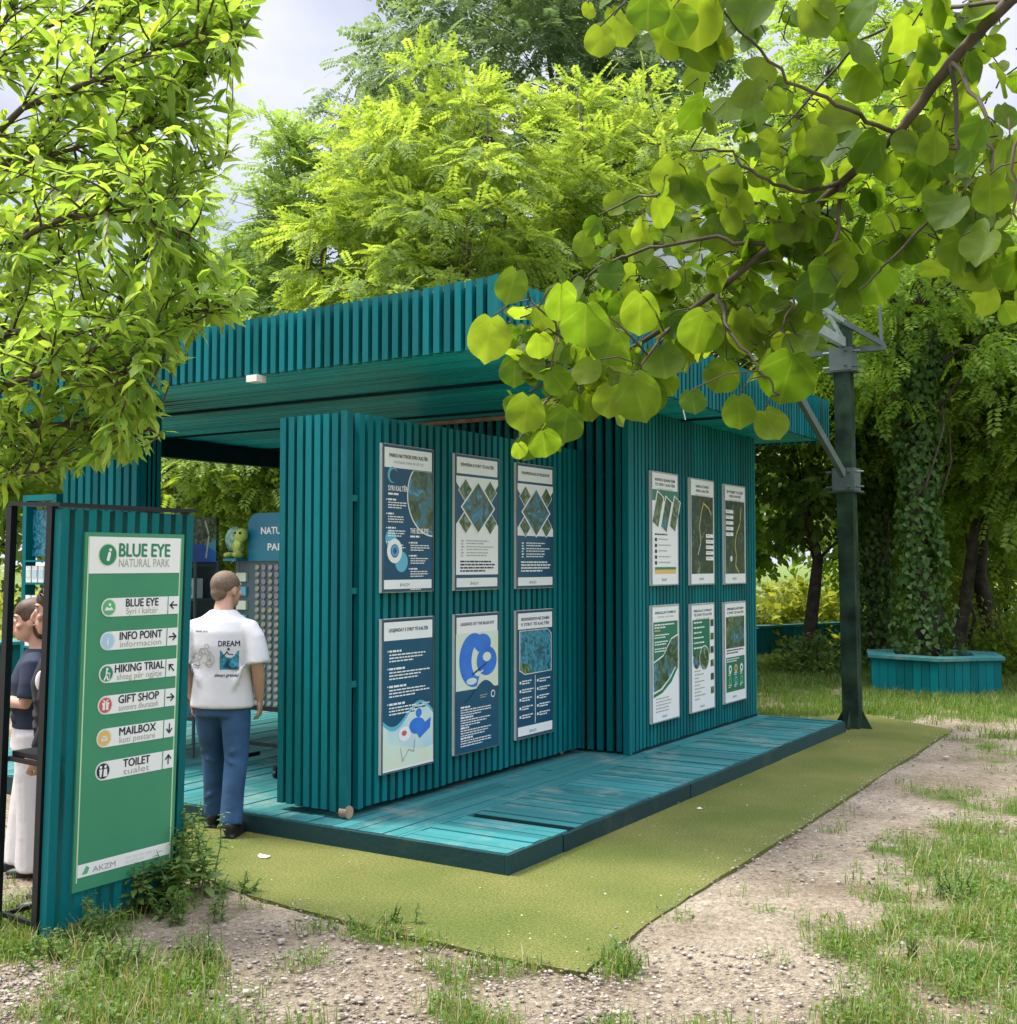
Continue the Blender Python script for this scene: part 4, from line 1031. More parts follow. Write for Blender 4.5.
for v, t1, t2, ic, ar in ROWS:
    v *= H; h = H * .0265; u0 = W * .17; u1 = W * .965
    f.poly([(u0 + h + h * math.cos(q), v - h * math.sin(q)) for q in np.linspace(math.pi / 2, 3 * math.pi / 2, 16)] + [(u1, v + h), (u1, v - h)], 'white', 2)
    disc(u0 + h, v, h * .98, 'offwhite', 3); disc(u0 + h, v, h * .82, ic, 4)
    c = u0 + h
    if ic == 'icongreen': f.poly([(c - h * .6, v + h * .3), (c - h * .3, v - h * .1), (c, v + h * .1), (c + h * .3, v - h * .05), (c + h * .6, v + h * .3)], 'white', 5); disc(c + h * .1, v - h * .3, h * .17, 'white', 5)
    elif ic == 'paleblue': f.text('i', c, v + h * .45, h * 1.2, 'white', 5, .02, 'c')
    elif ic == 'greentext':
        disc(c + h * .05, v - h * .5, h * .15, 'white', 5); f.line([(c, v - h * .3), (c - h * .05, v + h * .15), (c + h * .2, v + h * .65)], h * .2, 'white', 5); f.line([(c - h * .05, v + h * .15), (c - h * .3, v + h * .65)], h * .17, 'white', 5); f.line([(c, v - h * .2), (c + h * .35, v + h * .05)], h * .12, 'white', 5); f.line([(c + h * .4, v - h * .1), (c + h * .4, v + h * .65)], h * .07, 'white', 5)
    elif ic == 'red': f.rect(c - h * .38, v - h * .1, c + h * .38, v + h * .5, 'white', 5); f.rect(c - h * .45, v - h * .3, c + h * .45, v - h * .08, 'white', 5.5); f.rect(c - h * .06, v - h * .3, c + h * .06, v + h * .5, 'red', 6); f.line([(c - h * .3, v - h * .55), (c, v - h * .3), (c + h * .3, v - h * .55)], h * .12, 'white', 5)
    elif ic == 'yellow': f.rect(c - h * .42, v - h * .25, c + h * .42, v + h * .32, 'offwhite', 5); f.line([(c - h * .4, v - h * .22), (c, v + h * .08), (c + h * .4, v - h * .22)], h * .1, 'yellow', 6)
    else:
        for q in (-.3, .3): disc(c + h * q, v - h * .45, h * .16, 'white', 5); f.poly([(c + h * (q - .2), v - h * .22), (c + h * (q - (.1 if q < 0 else .26)), v + h * .6), (c + h * (q + (.1 if q < 0 else .26)), v + h * .6), (c + h * (q + .2), v - h * .22)], 'white', 5)
    tw = {'BLUE EYE': .33, 'INFO POINT': .43, 'HIKING TRIAL': .50, 'GIFT SHOP': .41, 'MAILBOX': .37, 'TOILET': .27}[t1]
    cu = W * .575
    f.text(t1, cu, v - h * .02, h * 1.22, 'ink', 4, .016, 'c', fit=W * tw)
    f.text(t2, cu, v + h * .78, h * .95, 'greytext', 4, 0, 'c', fit=W * min(tw * .98, .46))
    ua = W * .84; f.rect(ua, v - h, ua + W * .008, v + h, 'sign_green', 4)
    cx, s = W * .905, h * .5
    dx, dy = {'l': (-1, 0), 'r': (1, 0), 'u': (0, -1), 'd': (0, 1), 'ul': (-.7, -.7)}[ar]
    f.line([(cx - dx * s, v - dy * s), (cx + dx * s, v + dy * s)], h * .17, 'ink', 4)
    for sg in (1, -1): f.line([(cx + dx * s, v + dy * s), (cx + dx * s * .1 - dy * sg * s * .75, v + dy * s * .1 + dx * sg * s * .75)], h * .17, 'ink', 4.5)
f.rect(W * .04, H * .926, W * .955, H * .962, 'white', 2)
f.poly([(W * .08, H * .955), (W * .12, H * .932), (W * .15, H * .94), (W * .13, H * .955)], 'icongreen', 3); f.text('AKZM', W * .18, H * .955, H * .022, 'greytext', 3, .012, fit=W * .22)
f.body(W * .5, H * .937, W * .85, 2, H * .012, 'offwhite', 3, .6, 3)
f.build('directory_print', (SX + .0125, bt.y, bt.z), (0, 1, 0), (0, 0, -1), (1, 0, 0), sign, .0007)
sign.rotation_euler = (0, R(1.9), 0)      # it leans a little
#NEXT
# ------------------------------------------------------------------ post with steel bracket frame
PB = on_z(853, 729); PT = on_x(840, 300, PB.x)
post = thing('bracket_post', 'tall dark green square post with grey steel bracket frame at the deck corner', 'post', (PB.x, PB.y, 0))
ztopP = 4.32; lean = Vector((-.05, -.02, 0))
b = MB(); hw = .115
def pz(z): return Vector((PB.x, PB.y, 0)) + lean * (z / 4) + Vector((0, 0, z))
b.bar(pz(-.02), pz(ztopP), .168, .168, upv=(1, 0, 0)); b.build('pole', M['post'], post)
b = MB()
for s1, s2 in ((1, 0), (-1, 0), (0, -1)):
    c = pz(.0) + Vector((s1 * .10, s2 * .10, 0)); o_ = Vector((s1 * .11, s2 * .11, 0)); t_ = Vector((-s2, s1, 0)) * .012
    vs = [c - t_, c + o_ - t_, c + Vector((0, 0, .20)) - t_, c + t_, c + o_ + t_, c + Vector((0, 0, .20)) + t_]
    b = MB(); b.add(vs, [(0, 1, 2), (5, 4, 3), (0, 3, 4, 1), (1, 4, 5, 2), (2, 5, 3, 0)])
    b.build('base_gusset', M['post'], post)
zc1, zc2 = on_x(846, 479, PB.x).z, on_x(842, 357, PB.x).z
for zc in (zc1, zc2):
    c = pz(zc); b = MB()
    b.box(c.x - .118, c.x + .118, c.y - .118, c.y - .106, c.z - .12, c.z + .12); b.box(c.x - .118, c.x + .118, c.y + .106, c.y + .118, c.z - .12, c.z + .12)
    b.box(c.x + .106, c.x + .118, c.y - .105, c.y + .105, c.z - .12, c.z + .12); b.box(c.x - .118, c.x - .106, c.y - .105, c.y + .105, c.z - .12, c.z + .12)
    b.box(c.x - .17, c.x + .16, c.y - .10, c.y + .10, c.z - .135, c.z - .121)
    cl_ = b.build('clamp', M['steel'], post)
    b = MB()
    for dz in (-.08, .08):
        b.tube([(c.x + .06, c.y - .20, c.z + dz), (c.x + .06, c.y + .20, c.z + dz)], .012, 6); b.tube([(c.x - .20, c.y - .06, c.z + dz), (c.x + .20, c.y - .06, c.z + dz)], .012, 6)
    b.build('bolts', M['steel'], cl_)
XB = PB.x - .02
brA, brB = on_x(843, 474, XB + .02), on_x(768, 342, XB + .02)
b = MB(); b.bar(brA, brA + (brB - brA) * 1.28, .05, .085); b.build('brace', M['steel'], post)
bm0, bm1 = on_x(846, 344, XB), on_x(690, 259, XB)
b = MB(); b.bar(bm0, bm1, .06, .10); 
up_ = Vector((0, 0, .42))
b.bar(bm0 + up_ * .55 + Vector((0, -.05, 0)), bm1 + up_ * .55, .04, .05)
n = 6
for i in range(n):
    p, q = bm0.lerp(bm1, i / n), bm0.lerp(bm1, (i + 1) / n); off = Vector((.0, 0, 0))
    if i % 2: p, q = p + up_ * .55, q
    else: p, q = p, q + up_ * .55
    b.bar(p + (q - p) * .06, p + (q - p) * .94, .03, .03)
b.build('truss_arm', M['steel_light'], post)
ce = pz(zc2 + .10)
b = MB(); b.bar(ce + Vector((-.5, .12, .02)), ce + Vector((.42, .12, .02)), .05, .06)
b.bar(ce + Vector((.40, .12, .05)), ce + Vector((-.35, -.35, .55)), .035, .05); b.bar(ce + Vector((.38, .12, .05)), ce + Vector((.36, .14, .45)), .03, .03)
b.bar(ce + Vector((-.5, .1, .05)), ce + Vector((0, -.05, .60)), .035, .05); b.bar(ce + Vector((-.42, -.2, .22)), ce + Vector((.0, -.13, .24)), .04, .05)
b.build('cross_arm', M['steel'], post)
b = MB()
e0 = bm1
b.bar(e0 + Vector((-.35, -.05, -.02)), e0 + Vector((.40, -.05, -.02)), .05, .10); b.bar(e0 + Vector((-.35, -.02, .36)), e0 + Vector((.4, -.02, .36)), .05, .08)
b.bar(e0 + Vector((-.30, -.04, .04)), e0 + Vector((.30, -.03, .31)), .04, .05); b.box(e0.x - .06, e0.x + .06, e0.y - .10, e0.y - .09, e0.z - .04, e0.z + .40)
b.build('end_frame', M['steel_light'], post)

# ------------------------------------------------------------------ planters
def hexpts(c, r, n=6, rot=.3): return [(c.x + r * math.cos(rot + 2 * math.pi * k / n), c.y + r * math.sin(rot + 2 * math.pi * k / n)) for k in range(n)]
hc = ground_at(931, 16.2); HR, HH = .955, .50
HROT = math.atan2(-hc.y, -hc.x) + R(4)
plt = thing('hexagonal_planter', 'hexagonal teal boarded planter bench round the ivy covered tree', 'planter', (hc.x, hc.y, 0))
hp = hexpts(hc, HR, 6, HROT); hi = hexpts(hc, HR * .62, 6, HROT)
b = MB()
for k in range(6):
    p, q = Vector((*hp[k], 0)), Vector((*hp[(k + 1) % 6], 0)); L = (q - p).length; nb = 8; d = (q - p) / nb
    for i in range(nb):
        A, B_ = p + d * (i + .03), p + d * (i + .97); mid = (A + B_) / 2
        inn = (Vector((hc.x, hc.y, 0)) - mid).normalized() * .025; hz = HH - .045 + wob(.004); jj = inn * rr.uniform(0, .15)
        A, B_ = A + jj, B_ + jj
        b.add([A, B_, B_ + inn, A + inn] + [v + Vector((0, 0, hz)) for v in (A, B_, B_ + inn, A + inn)], [(3, 2, 1, 0), (4, 5, 6, 7), (0, 1, 5, 4), (1, 2, 6, 5), (2, 3, 7, 6), (3, 0, 4, 7)])
b.build('side_boards', M['teal'], plt)
ho = hexpts(hc, HR + .05, 6, HROT)
for k in range(6):
    b = MB(); j = (k + 1) % 6; vs = [ho[k], ho[j], hi[j], hi[k]]
    b.prism([(x, y) for x, y in vs], HH - .04, HH); b.build('rim_board', M['deck'], plt)
b = MB(); b.prism(hi, .02, HH - .10); b.build('soil', M['soil'], plt)
w0, w1 = ground_at(700, 21.2), ground_at(905, 24.5)
lp = thing('long_planter', 'long low teal boarded planter wall in front of the bright bushes', 'planter', (w0.x, w0.y, 0))
b = MB(); nb = 46; d = (w1 - w0) / nb; nrm = Vector((-d.y, d.x, 0)).normalized()
for i in range(nb):
    A, B_ = w0 + d * (i + .03), w0 + d * (i + .97); hz = .52 + wob(.006)
    b.add([A, B_, B_ + nrm * .03, A + nrm * .03] + [v + Vector((0, 0, hz)) for v in (A, B_, B_ + nrm * .03, A + nrm * .03)], [(3, 2, 1, 0), (4, 5, 6, 7), (0, 1, 5, 4), (1, 2, 6, 5), (2, 3, 7, 6), (3, 0, 4, 7)])
b.build('side_boards', M['teal'], lp)
b = MB(); A, B_ = w0 - nrm * .05, w1 - nrm * .05; A2, B2 = w0 + nrm * .25, w1 + nrm * .25
b.add([v + Vector((0, 0, .53)) for v in (A, B_, B2, A2)] + [v + Vector((0, 0, .565)) for v in (A, B_, B2, A2)], [(3, 2, 1, 0), (4, 5, 6, 7), (0, 1, 5, 4), (1, 2, 6, 5), (2, 3, 7, 6), (3, 0, 4, 7)])
b.build('rim_board', M['deck'], lp)
# small planter far left, seen past the sign's frame
q0, q1 = ground_at(-75, 13.0), ground_at(52, 14.2)
sp = thing('box_planter', 'low teal planter beyond the women at the left edge', 'planter', (q0.x, q0.y, 0))
b = MB(); nb = 16; d = (q1 - q0) / nb; nrm = Vector((-d.y, d.x, 0)).normalized()
for i in range(nb):
    A, B_ = q0 + d * (i + .03), q0 + d * (i + .97)
    b.add([A, B_, B_ + nrm * .03, A + nrm * .03] + [v + Vector((0, 0, .78)) for v in (A, B_, B_ + nrm * .03, A + nrm * .03)], [(3, 2, 1, 0), (4, 5, 6, 7), (0, 1, 5, 4), (1, 2, 6, 5), (2, 3, 7, 6), (3, 0, 4, 7)])
b.build('side_boards', M['teal'], sp)
b = MB(); A, B_ = q0 - nrm * .05, q1 - nrm * .05; A2, B2 = q0 + nrm * .5, q1 + nrm * .5
b.add([v + Vector((0, 0, .785)) for v in (A, B_, B2, A2)] + [v + Vector((0, 0, .82)) for v in (A, B_, B2, A2)], [(3, 2, 1, 0), (4, 5, 6, 7), (0, 1, 5, 4), (1, 2, 6, 5), (2, 3, 7, 6), (3, 0, 4, 7)])
b.build('rim_board', M['deck'], sp)

# ------------------------------------------------------------------ souvenir displays in the pavilion
RYk = 6.75
ra, rb = on_y(234, 560, RYk).x, on_y(300, 560, RYk).x
zh0, zh1 = on_y(256, 561, RYk).z, on_y(262, 513, RYk).z
rack = thing('souvenir_rack', 'tall magnet rack with rounded blue header beside the slatted wall unit', 'display rack', ((ra + rb) / 2, RYk, DZ))
b = MB(); b.box(ra, rb, RYk + .02, RYk + .05, .62, zh0); b.build('back_panel', M['rack'], rack)
b = MB(); hx0 = on_y(248, 530, RYk).x; hx1 = rb + .05; r_ = .10
pts = [(hx0, zh0)] + [(hx0 + r_ - r_ * math.cos(a), zh1 - r_ + r_ * math.sin(a)) for a in np.linspace(0, math.pi / 2, 8)] + [(hx1 - r_ + r_ * math.sin(a), zh1 - r_ + r_ * math.cos(a)) for a in np.linspace(0, math.pi / 2, 8)] + [(hx1, zh0)]
n = len(pts); b.add([(x, RYk, z) for x, z in pts] + [(x, RYk + .035, z) for x, z in pts], [tuple(range(n)), tuple(range(2 * n - 1, n - 1, -1))] + [(i, n + i, n + (i + 1) % n, (i + 1) % n) for i in range(n)])
hd = b.build('header', M['header_blue'], rack)
f = Flat(['white']); hw_ = hx1 - hx0
f.text('NATURAL', hw_ * .24, (zh1 - zh0) * .44, .078, 'white', 1, .02, fit=hw_ * .58); f.build('header_lettering', (hx0, RYk - .0005, zh1), (1, 0, 0), (0, 0, -1), (0, -1, 0), hd)
f = Flat(['white']); f.text('PARK', hw_ * .36, (zh1 - zh0) * .78, .078, 'white', 1, .02, fit=hw_ * .36); f.build('header_lettering', (hx0, RYk - .0005, zh1), (1, 0, 0), (0, 0, -1), (0, -1, 0), hd)
b = MB()
for X in (ra + .04, rb - .04):
    b.tube([(X, RYk + .035, DZ + .06), (X, RYk + .035, zh0)], .016, 8); b.bar((X, RYk - .22, DZ + .075), (X, RYk + .26, DZ + .075), .03, .03)
b.bar((ra, RYk + .035, .60), (rb, RYk + .035, .60), .03, .03); b.bar((ra + .04, RYk + .035, .32), (rb - .04, RYk + .035, .32), .025, .025)
b.build('stand', M['black'], rack)
for X in (ra + .04, rb - .04):
    b = MB(); b.tube([(X - .012, RYk - .2, DZ + .033), (X + .012, RYk - .2, DZ + .033)], .03, 12); b.build('caster', M['black'], rack)
colx = [on_y(x, 600, RYk).x for x in (256, 262.5, 269, 275.5, 282)]
rows = 20; mz = [zh0 - .05 - i * ((zh0 - .70) / (rows - 1)) for i in range(rows)]
mg = MB(); mg.tube([(0, -.012, 0), (0, 0, 0)], .024, 12); mme = mg.mesh('magnet', M['magnet']); mme2 = mme.copy(); mme2.materials.clear(); mme2.materials.append(M['magnet2']); mme3 = mme.copy(); mme3.materials.clear(); mme3.materials.append(M['magnet3'])
for i, z in enumerate(mz):
    for j, x in enumerate(colx):
        red_ = (i < 6 and j in (1, 3)); blue_ = not red_ and (i * 3 + j * 5) % 7 < 3; o = bpy.data.objects.new('souvenir_magnet', mme2 if red_ else mme3 if blue_ else mme); C.objects.link(o); o.location = (x, RYk + .019, z)
        if blue_: tag(o, 'round blue and yellow souvenir magnet hanging on the tall rack', 'magnet', 'blue magnets on the rack'); continue
        tag(o, 'round reddish souvenir magnet in the upper rows of the tall rack' if red_ else 'round grey souvenir magnet hanging in rows on the tall rack', 'magnet', 'reddish magnets on the rack' if red_ else 'grey magnets on the rack')
for i in range(7):
    x0, z0 = on_y(236.5, 572 + i * 14, RYk).x, on_y(236.5, 577 + i * 14, RYk).z
    b = MB(); b.box(x0, x0 + .105, RYk - .004, RYk + .018, z0 - .035, z0 + .035); o = b.build('card_pack', M['cyan'] if i % 2 else M['cream'])
    tag(o, 'small flat pack of souvenir cards stacked above one another on the rack', 'souvenir pack', 'card packs on the magnet rack')
# plush turtle sitting on the rack's left shoulder
b = MB(); b.box(ra, hx0 - .01, RYk - .12, RYk + .10, zh0 + .0, zh0 + .02); b.build('shelf', M['header_blue'], rack)
tp = on_y(241, 545, RYk); tz = zh0 + .022
tur = thing('plush_turtle', 'green plush turtle toy sitting on the magnet rack beside the header', 'plush toy', (tp.x, RYk, tz))
b = MB(); b.ball((tp.x - .055, RYk - .01, tz + .150), .088, .075, .105); b.build('shell', M['plush_shell'], tur, True)
b = MB(); b.ball((tp.x + .005, RYk - .03, tz + .10), .055, .05, .075); b.ball((tp.x + .055, RYk - .05, tz + .185), .060, .055, .055)
for dx, dz, sx in ((-.06, .02, .05), (.04, .02, .05)): b.ball((tp.x + dx, RYk - .07, tz + dz + .005), .03, .06, .025)
b.tube([(tp.x - .02, RYk - .03, tz + .13), (tp.x - .12, RYk - .04, tz + .11)], [.025, .016], 8); b.tube([(tp.x + .03, RYk - .05, tz + .12), (tp.x + .07, RYk - .09, tz + .08)], [.025, .018], 8)
remeshed(b, 'body', M['plush_skin'], tur, .008, 3)
for dx in (.035, .085):
    b = MB(); b.ball((tp.x + dx, RYk - .100, tz + .20), .010); b.build('eye', M['black'], tur, True)
# picture display left of it, partly behind the man and the sign
PYk = 7.1; pa, pb = on_y(150, 560, PYk).x, on_y(216, 560, PYk).x; pz0, pz1 = on_y(205, 562, PYk).z, on_y(205, 517, PYk).z
ds = thing('picture_stand', 'display stand with a river landscape board above shelves of goods', 'display stand', ((pa + pb) / 2, PYk, DZ))
b = MB(); b.box(pa, pb, PYk, PYk + .03, pz0, pz1); bo = b.build('picture_board', M['ph_leaf'], ds)
f = Flat(['pblue', 'cyan', 'ph_leaf', 'cream']); bw, bh = pb - pa, pz1 - pz0
wave(f, bw, bh, bh * .62, .05, 'cyan', 1, 2.2, .5); wave(f, bw, bh, bh * .72, .05, 'pblue', 2, 2.5, 2)
f.line([(bw * .86, bh * .9), (bw * .90, bh * .4), (bw * .84, bh * .1)], .02, 'cream', 3)
f.build('landscape_print', (pa, PYk - .0005, pz1), (1, 0, 0), (0, 0, -1), (0, -1, 0), bo)
b = MB()
for z in (.45, .80, 1.15, 1.45, pz0 - .02): b.box(pa, pb, PYk - .25, PYk + .03, z - .018, z)
for X in (pa - .02, pb):
    for Y in (PYk - .25, PYk + .01): b.box(X, X + .02, Y, Y + .02, DZ + .003, pz0)
b.box(pa, pb, PYk + .031, PYk + .04, .45, pz0)
b.build('shelves', M['rack'], ds)
for iz, z in enumerate((.45, .80, 1.15, 1.45)):
    for k in range(5):
        x = pa + .03 + k * (pb - pa - .06) / 5
        b = MB(); b.box(x, x + (pb - pa) / 6.2, PYk - .20, PYk - .10, z + .001, z + .12 + .05 * ((k + iz) % 3)); b.box(x + .02, x + (pb - pa) / 6.2 - .02, PYk - .204, PYk - .2005, z + .03, z + .10, 1)
        o = b.build('souvenir_box', [M['white'] if (k + iz) % 2 else M['magnet'], M['cyan']])
        tag(o, 'small souvenir box on the shelves of the landscape display stand', 'box', 'boxes on the display stand')
# counter shelf unit seen through the sign's open side
GY_ = 7.6; ga, gb = on_y(34, 560, GY_).x, on_y(60, 560, GY_).x
cs = thing('card_shelf', 'teal framed shelf of cards with a picture panel, seen through the sign frame', 'shelf unit', ((ga + gb) / 2, GY_, DZ))
b = MB()
for X in (ga - .06, gb): b.box(X, X + .06, GY_ - .10, GY_ + .02, DZ + .003, 2.45)
b.box(ga, gb, GY_ - .10, GY_ + .02, 2.39, 2.45)
for z in (.9, 1.25, 1.55, 1.78): b.box(ga, gb, GY_ - .12, GY_ + .02, z - .02, z)
b.build('shelf_frame', M['teal'], cs)
b = MB(); b.box(ga, gb, GY_ - .02, GY_ + .0, 1.82, 2.30); b.build('picture_panel', M['ph_deep'], cs)
for z in (.9, 1.25, 1.55):
    for k in range(4):
        x = ga + .01 + k * (gb - ga) / 4.1
        b = MB(); b.box(x, x + (gb - ga) / 5.2, GY_ - .10, GY_ - .07, z + .001, z + .17); b.box(x + .005, x + (gb - ga) / 5.2 - .005, GY_ - .104, GY_ - .1003, z + .05, z + .13, 1)
        tag(b.build('greeting_card', [M['white'], M['sky_wash']]), 'pale souvenir card standing on the teal framed shelf', 'card', 'cards on the teal shelf')

# ------------------------------------------------------------------ people (local: x right, y the way they face, z up)
def hand(b, wrist, down, palm_n, side, s, curl=.5):
    """palm with four fingers and a thumb; down = hand axis, palm_n = palm normal, side = thumb side"""
    w_, d, n_, sd = Vector(wrist), Vector(down).normalized(), Vector(palm_n).normalized(), Vector(side).normalized()
    pc = w_ + d * .045 * s
    rot = Matrix((sd, n_, d)).transposed()
    b.ball(pc, .040 * s, .017 * s, .054 * s, rot=rot, nu=10, nv=7)
    for i, (o, L) in enumerate(((.029, .070), (.010, .078), (-.010, .072), (-.028, .056))):
        p0 = pc + sd * o * s + d * .030 * s
        p1 = p0 + (d * 1.0 + n_ * .15 * curl) * L * .5 * s + sd * o * .25 * s
        p2 = p1 + (d * .85 + n_ * .9 * curl) * L * .32 * s; p3 = p2 + (d * .4 + n_ * 1.2 * curl) * L * .25 * s
        b.tube([p0, p1, p2, p3], [.0100 * s, .0095 * s, .0088 * s, .0070 * s], 7)
    t0 = w_ + d * .022 * s + sd * .026 * s; t1 = t0 + (d * .6 + sd * .75 + n_ * .2) * .036 * s; t2 = t1 + (d * .95 + sd * .2 + n_ * .35) * .030 * s
    b.tube([t0, t1, t2], [.014 * s, .0115 * s, .008 * s], 7)
def head(b, c, s, fwd, wide=1.0):
    """skull, jaw, nose, ears; fwd is the facing direction (horizontal)"""
    c = Vector(c); fd = Vector(fwd).normalized(); rt = fd.cross(Vector((0, 0, 1))); u = Vector((0, 0, 1)); rot = Matrix((rt, fd, u)).transposed()
    L = lambda x, y, z: c + (rt * x + fd * y + u * z) * s
    b.ball(L(0, -.008, .025), .076 * s * wide, .096 * s, .092 * s, rot=rot, nu=16, nv=12)
    b.ball(L(0, .022, -.040), .058 * s * wide, .066 * s, .072 * s, rot=rot, nu=14, nv=10)
    b.ball(L(0, .062, -.082), .026 * s, .022 * s, .022 * s, rot=rot)
    b.tube([L(0, .086, .022), L(0, .103, -.012), L(0, .110, -.024), L(0, .090, -.034)], [.008 * s, .012 * s, .014 * s, .010 * s], 8)
    b.ball(L(0, .086, -.052), .024 * s, .010 * s, .008 * s, rot=rot); b.ball(L(0, .084, -.064), .022 * s, .010 * s, .008 * s, rot=rot)
    b.tube([L(-.05, .070, .034), L(-.02, .088, .038), L(.02, .088, .038), L(.05, .070, .034)], .009 * s, 7)
    for q in (-1, 1):
        b.ball(L(q * .076 * wide, -.006, -.005), .010 * s, .020 * s, .032 * s, rot=rot); b.ball(L(q * .050, .060, -.020), .020 * s, .018 * s, .018 * s, rot=rot)
    return L, rot
def face_bits(L, rot, s, par, lips=(.40, .16, .14)):
    for q in (-1, 1):
        b = MB(); b.ball(L(q * .032, .079, .012), .0125 * s, .008 * s, .0075 * s, rot=rot); e = b.build('eye', M['white'], par, True)
        b = MB(); b.ball(L(q * .032, .0855, .012), .006 * s, .003 * s, .006 * s, rot=rot); b.build('iris', M['black'], e, True)
        b = MB(); b.tube([L(q * .012, .092, .033), L(q * .034, .088, .040), L(q * .054, .072, .033)], .0035 * s, 6); b.build('eyebrow', M['hair_dark'], par, True)
    b = MB(); b.tube([L(-.022, .090, -.056), L(0, .0985, -.055), L(.022, .090, -.056)], [.003 * s, .006 * s, .003 * s], 6); b.build('mouth', LIPS, par, True)
LIPS = mat('lips', (.40, .15, .13), .5)

# --- the man walking into the shop, seen from behind
mp = on_z(221, 834); s = 1.70 / 1.75
man = thing('person', 'man in white printed t-shirt and blue jeans walking away toward the souvenir rack', 'person', (mp.x, mp.y, .014), None, YAW - R(8))
b = MB(); hf = Vector((.45, .9, 0))
L, rot = head(b, (.005, .045, 1.602 * s), s * 1.07, hf, 1.03)
b.tube([(0, -.02, 1.40 * s), (0, .012, 1.50 * s), (.004, .035, 1.58 * s)], [.070, .060, .058], 12)
b.loft([(0, 0, .90 * s, .15, .10), (0, 0, 1.05 * s, .145, .10), (0, -.01, 1.25 * s, .165, .105), (0, -.015, 1.38 * s, .165, .09), (0, -.01, 1.44 * s, .10, .065)], 18)
for q in (-1, 1):
    el = (q * .245, -.045, 1.115 * s); wr = (q * .225, .06, .875 * s)
    b.tube([(q * .15, -.01, 1.36 * s), (q * .195, -.02, 1.31 * s), (q * .228, -.035, 1.22 * s), el, (q * .243, -.01, 1.04 * s), wr], [.046, .048, .046, .041, .041, .028], 12)
    hand(b, wr, (-.05 * q, .18, -1), (-q, .1, 0), (0, 1, .1), s * 1.02, .9)
    foot_y = .16 if q < 0 else -.10
    b.tube([(q * .09, 0, .93 * s), (q * .10, foot_y * .45 + .03, .50 * s), (q * .10, foot_y, .10)], [.085, .055, .042], 12)
body = remeshed(b, 'body', M['skin'], man, .0075, 5)
face_bits(L, rot, s, man)
b = MB(); b.ball(L(0, -.016, .040), .0870 * s * 1.03, .1040 * s, .0930 * s, rot=rot, nu=18, nv=12)
b.ball(L(0, -.064, -.012), .064 * s, .050 * s, .060 * s, rot=rot)
remeshed(b, 'hair', M['hair_crop'], man, .008, 4)
# t-shirt
b = MB()
b.loft([(.0, -.005, .825 * s, .208, .138), (.0, -.005, .93 * s, .198, .132), (.005, -.005, 1.08 * s, .188, .124), (0, -.012, 1.24 * s, .203, .130), (0, -.016, 1.33 * s, .207, .118), (0, -.012, 1.40 * s, .180, .098), (0, -.008, 1.445 * s, .115, .080), (0, .0, 1.475 * s, .082, .074)], 26)
for q in (-1, 1):
    b.tube([(q * .10, -.012, 1.375 * s), (q * .175, -.016, 1.345 * s), (q * .215, -.026, 1.28 * s), (q * .238, -.038, 1.20 * s), (q * .250, -.044, 1.120 * s)], [.060, .072, .073, .074, .080], 16)
for (x0, z0, x1, z1) in ((-.17, 1.13, -.06, .90), (.175, 1.12, .09, .90), (-.05, .95, .10, .88)):  # soft folds
    b.tube([(x0, -.100, z0 * s), ((x0 + x1) / 2, -.108, (z0 + z1) / 2 * s), (x1, -.104, z1 * s)], [.008, .020, .010], 8)
shirt = remeshed(b, 'shirt', M['tee_white'], man, .010, 9)
bvh = BVHTree.FromPolygons([v.co.copy() for v in shirt.data.vertices], [tuple(p.vertices) for p in shirt.data.polygons])
f = Flat(['ink', 'ph_deep', 'greytext', 'white', 'navy_d'])
W_, H_ = .40, .50
f.text('DREAM', .205, .148, .052, 'ink', 1, .012, fit=.135); f.rect(.212, .175, .335, .305, 'ph_deep', 1)
f.poly([(.235, .285), (.285, .235), (.325, .215), (.330, .225), (.300, .26), (.26, .292)], 'navy_d', 2); f.circle(.272, .168, .008, 'ink', 2)
f.rect(.212, .175, .335, .215, 'white', 1.5); f.line([(.222, .23), (.25, .20), (.262, .185), (.27, .20), (.30, .205)], .006, 'ink', 2)
f.text('always grateful', .175, .352, .030, 'ink', 1, .01, fit=.16, shear=.3); f.text('thank you', .02, .055, .022, 'ink', 1, .008, fit=.10, shear=.3)
rq = random.Random(4)
car = [(-.005, .235), (.02, .20), (.05, .195), (.075, .165), (.12, .165), (.135, .20), (.165, .21), (.175, .245), (.16, .27), (.12, .275), (.05, .28), (.01, .27), (-.005, .235)]
f.line(car, .005, 'greytext', 1)
for (u, v, r_) in ((.035, .272, .024), (.135, .268, .022), (.09, .185, .018), (.12, .15, .016), (.06, .225, .015), (.135, .225, .014)): f.line([(u + r_ * math.cos(a), v + r_ * math.sin(a)) for a in np.linspace(0, 6.28, 12)], .005, 'greytext', 1)
for _ in range(16): u, v = rq.uniform(0, .15), rq.uniform(.18, .27); f.line([(u, v), (u + rq.uniform(-.03, .03), v + rq.uniform(-.02, .02)), (u + rq.uniform(-.03, .03), v + rq.uniform(-.02, .02))], .004, 'greytext', 1)
vs = []
for u, v, l in f.v:
    x, z = -.165 + u * .93, 1.385 * s - v * .95
    h = bvh.ray_cast(Vector((x, -1, z)), Vector((0, 1, 0)))
    vs.append((x, (h[0].y if h[0] else -.12) - .0015 - l * .0006, z))
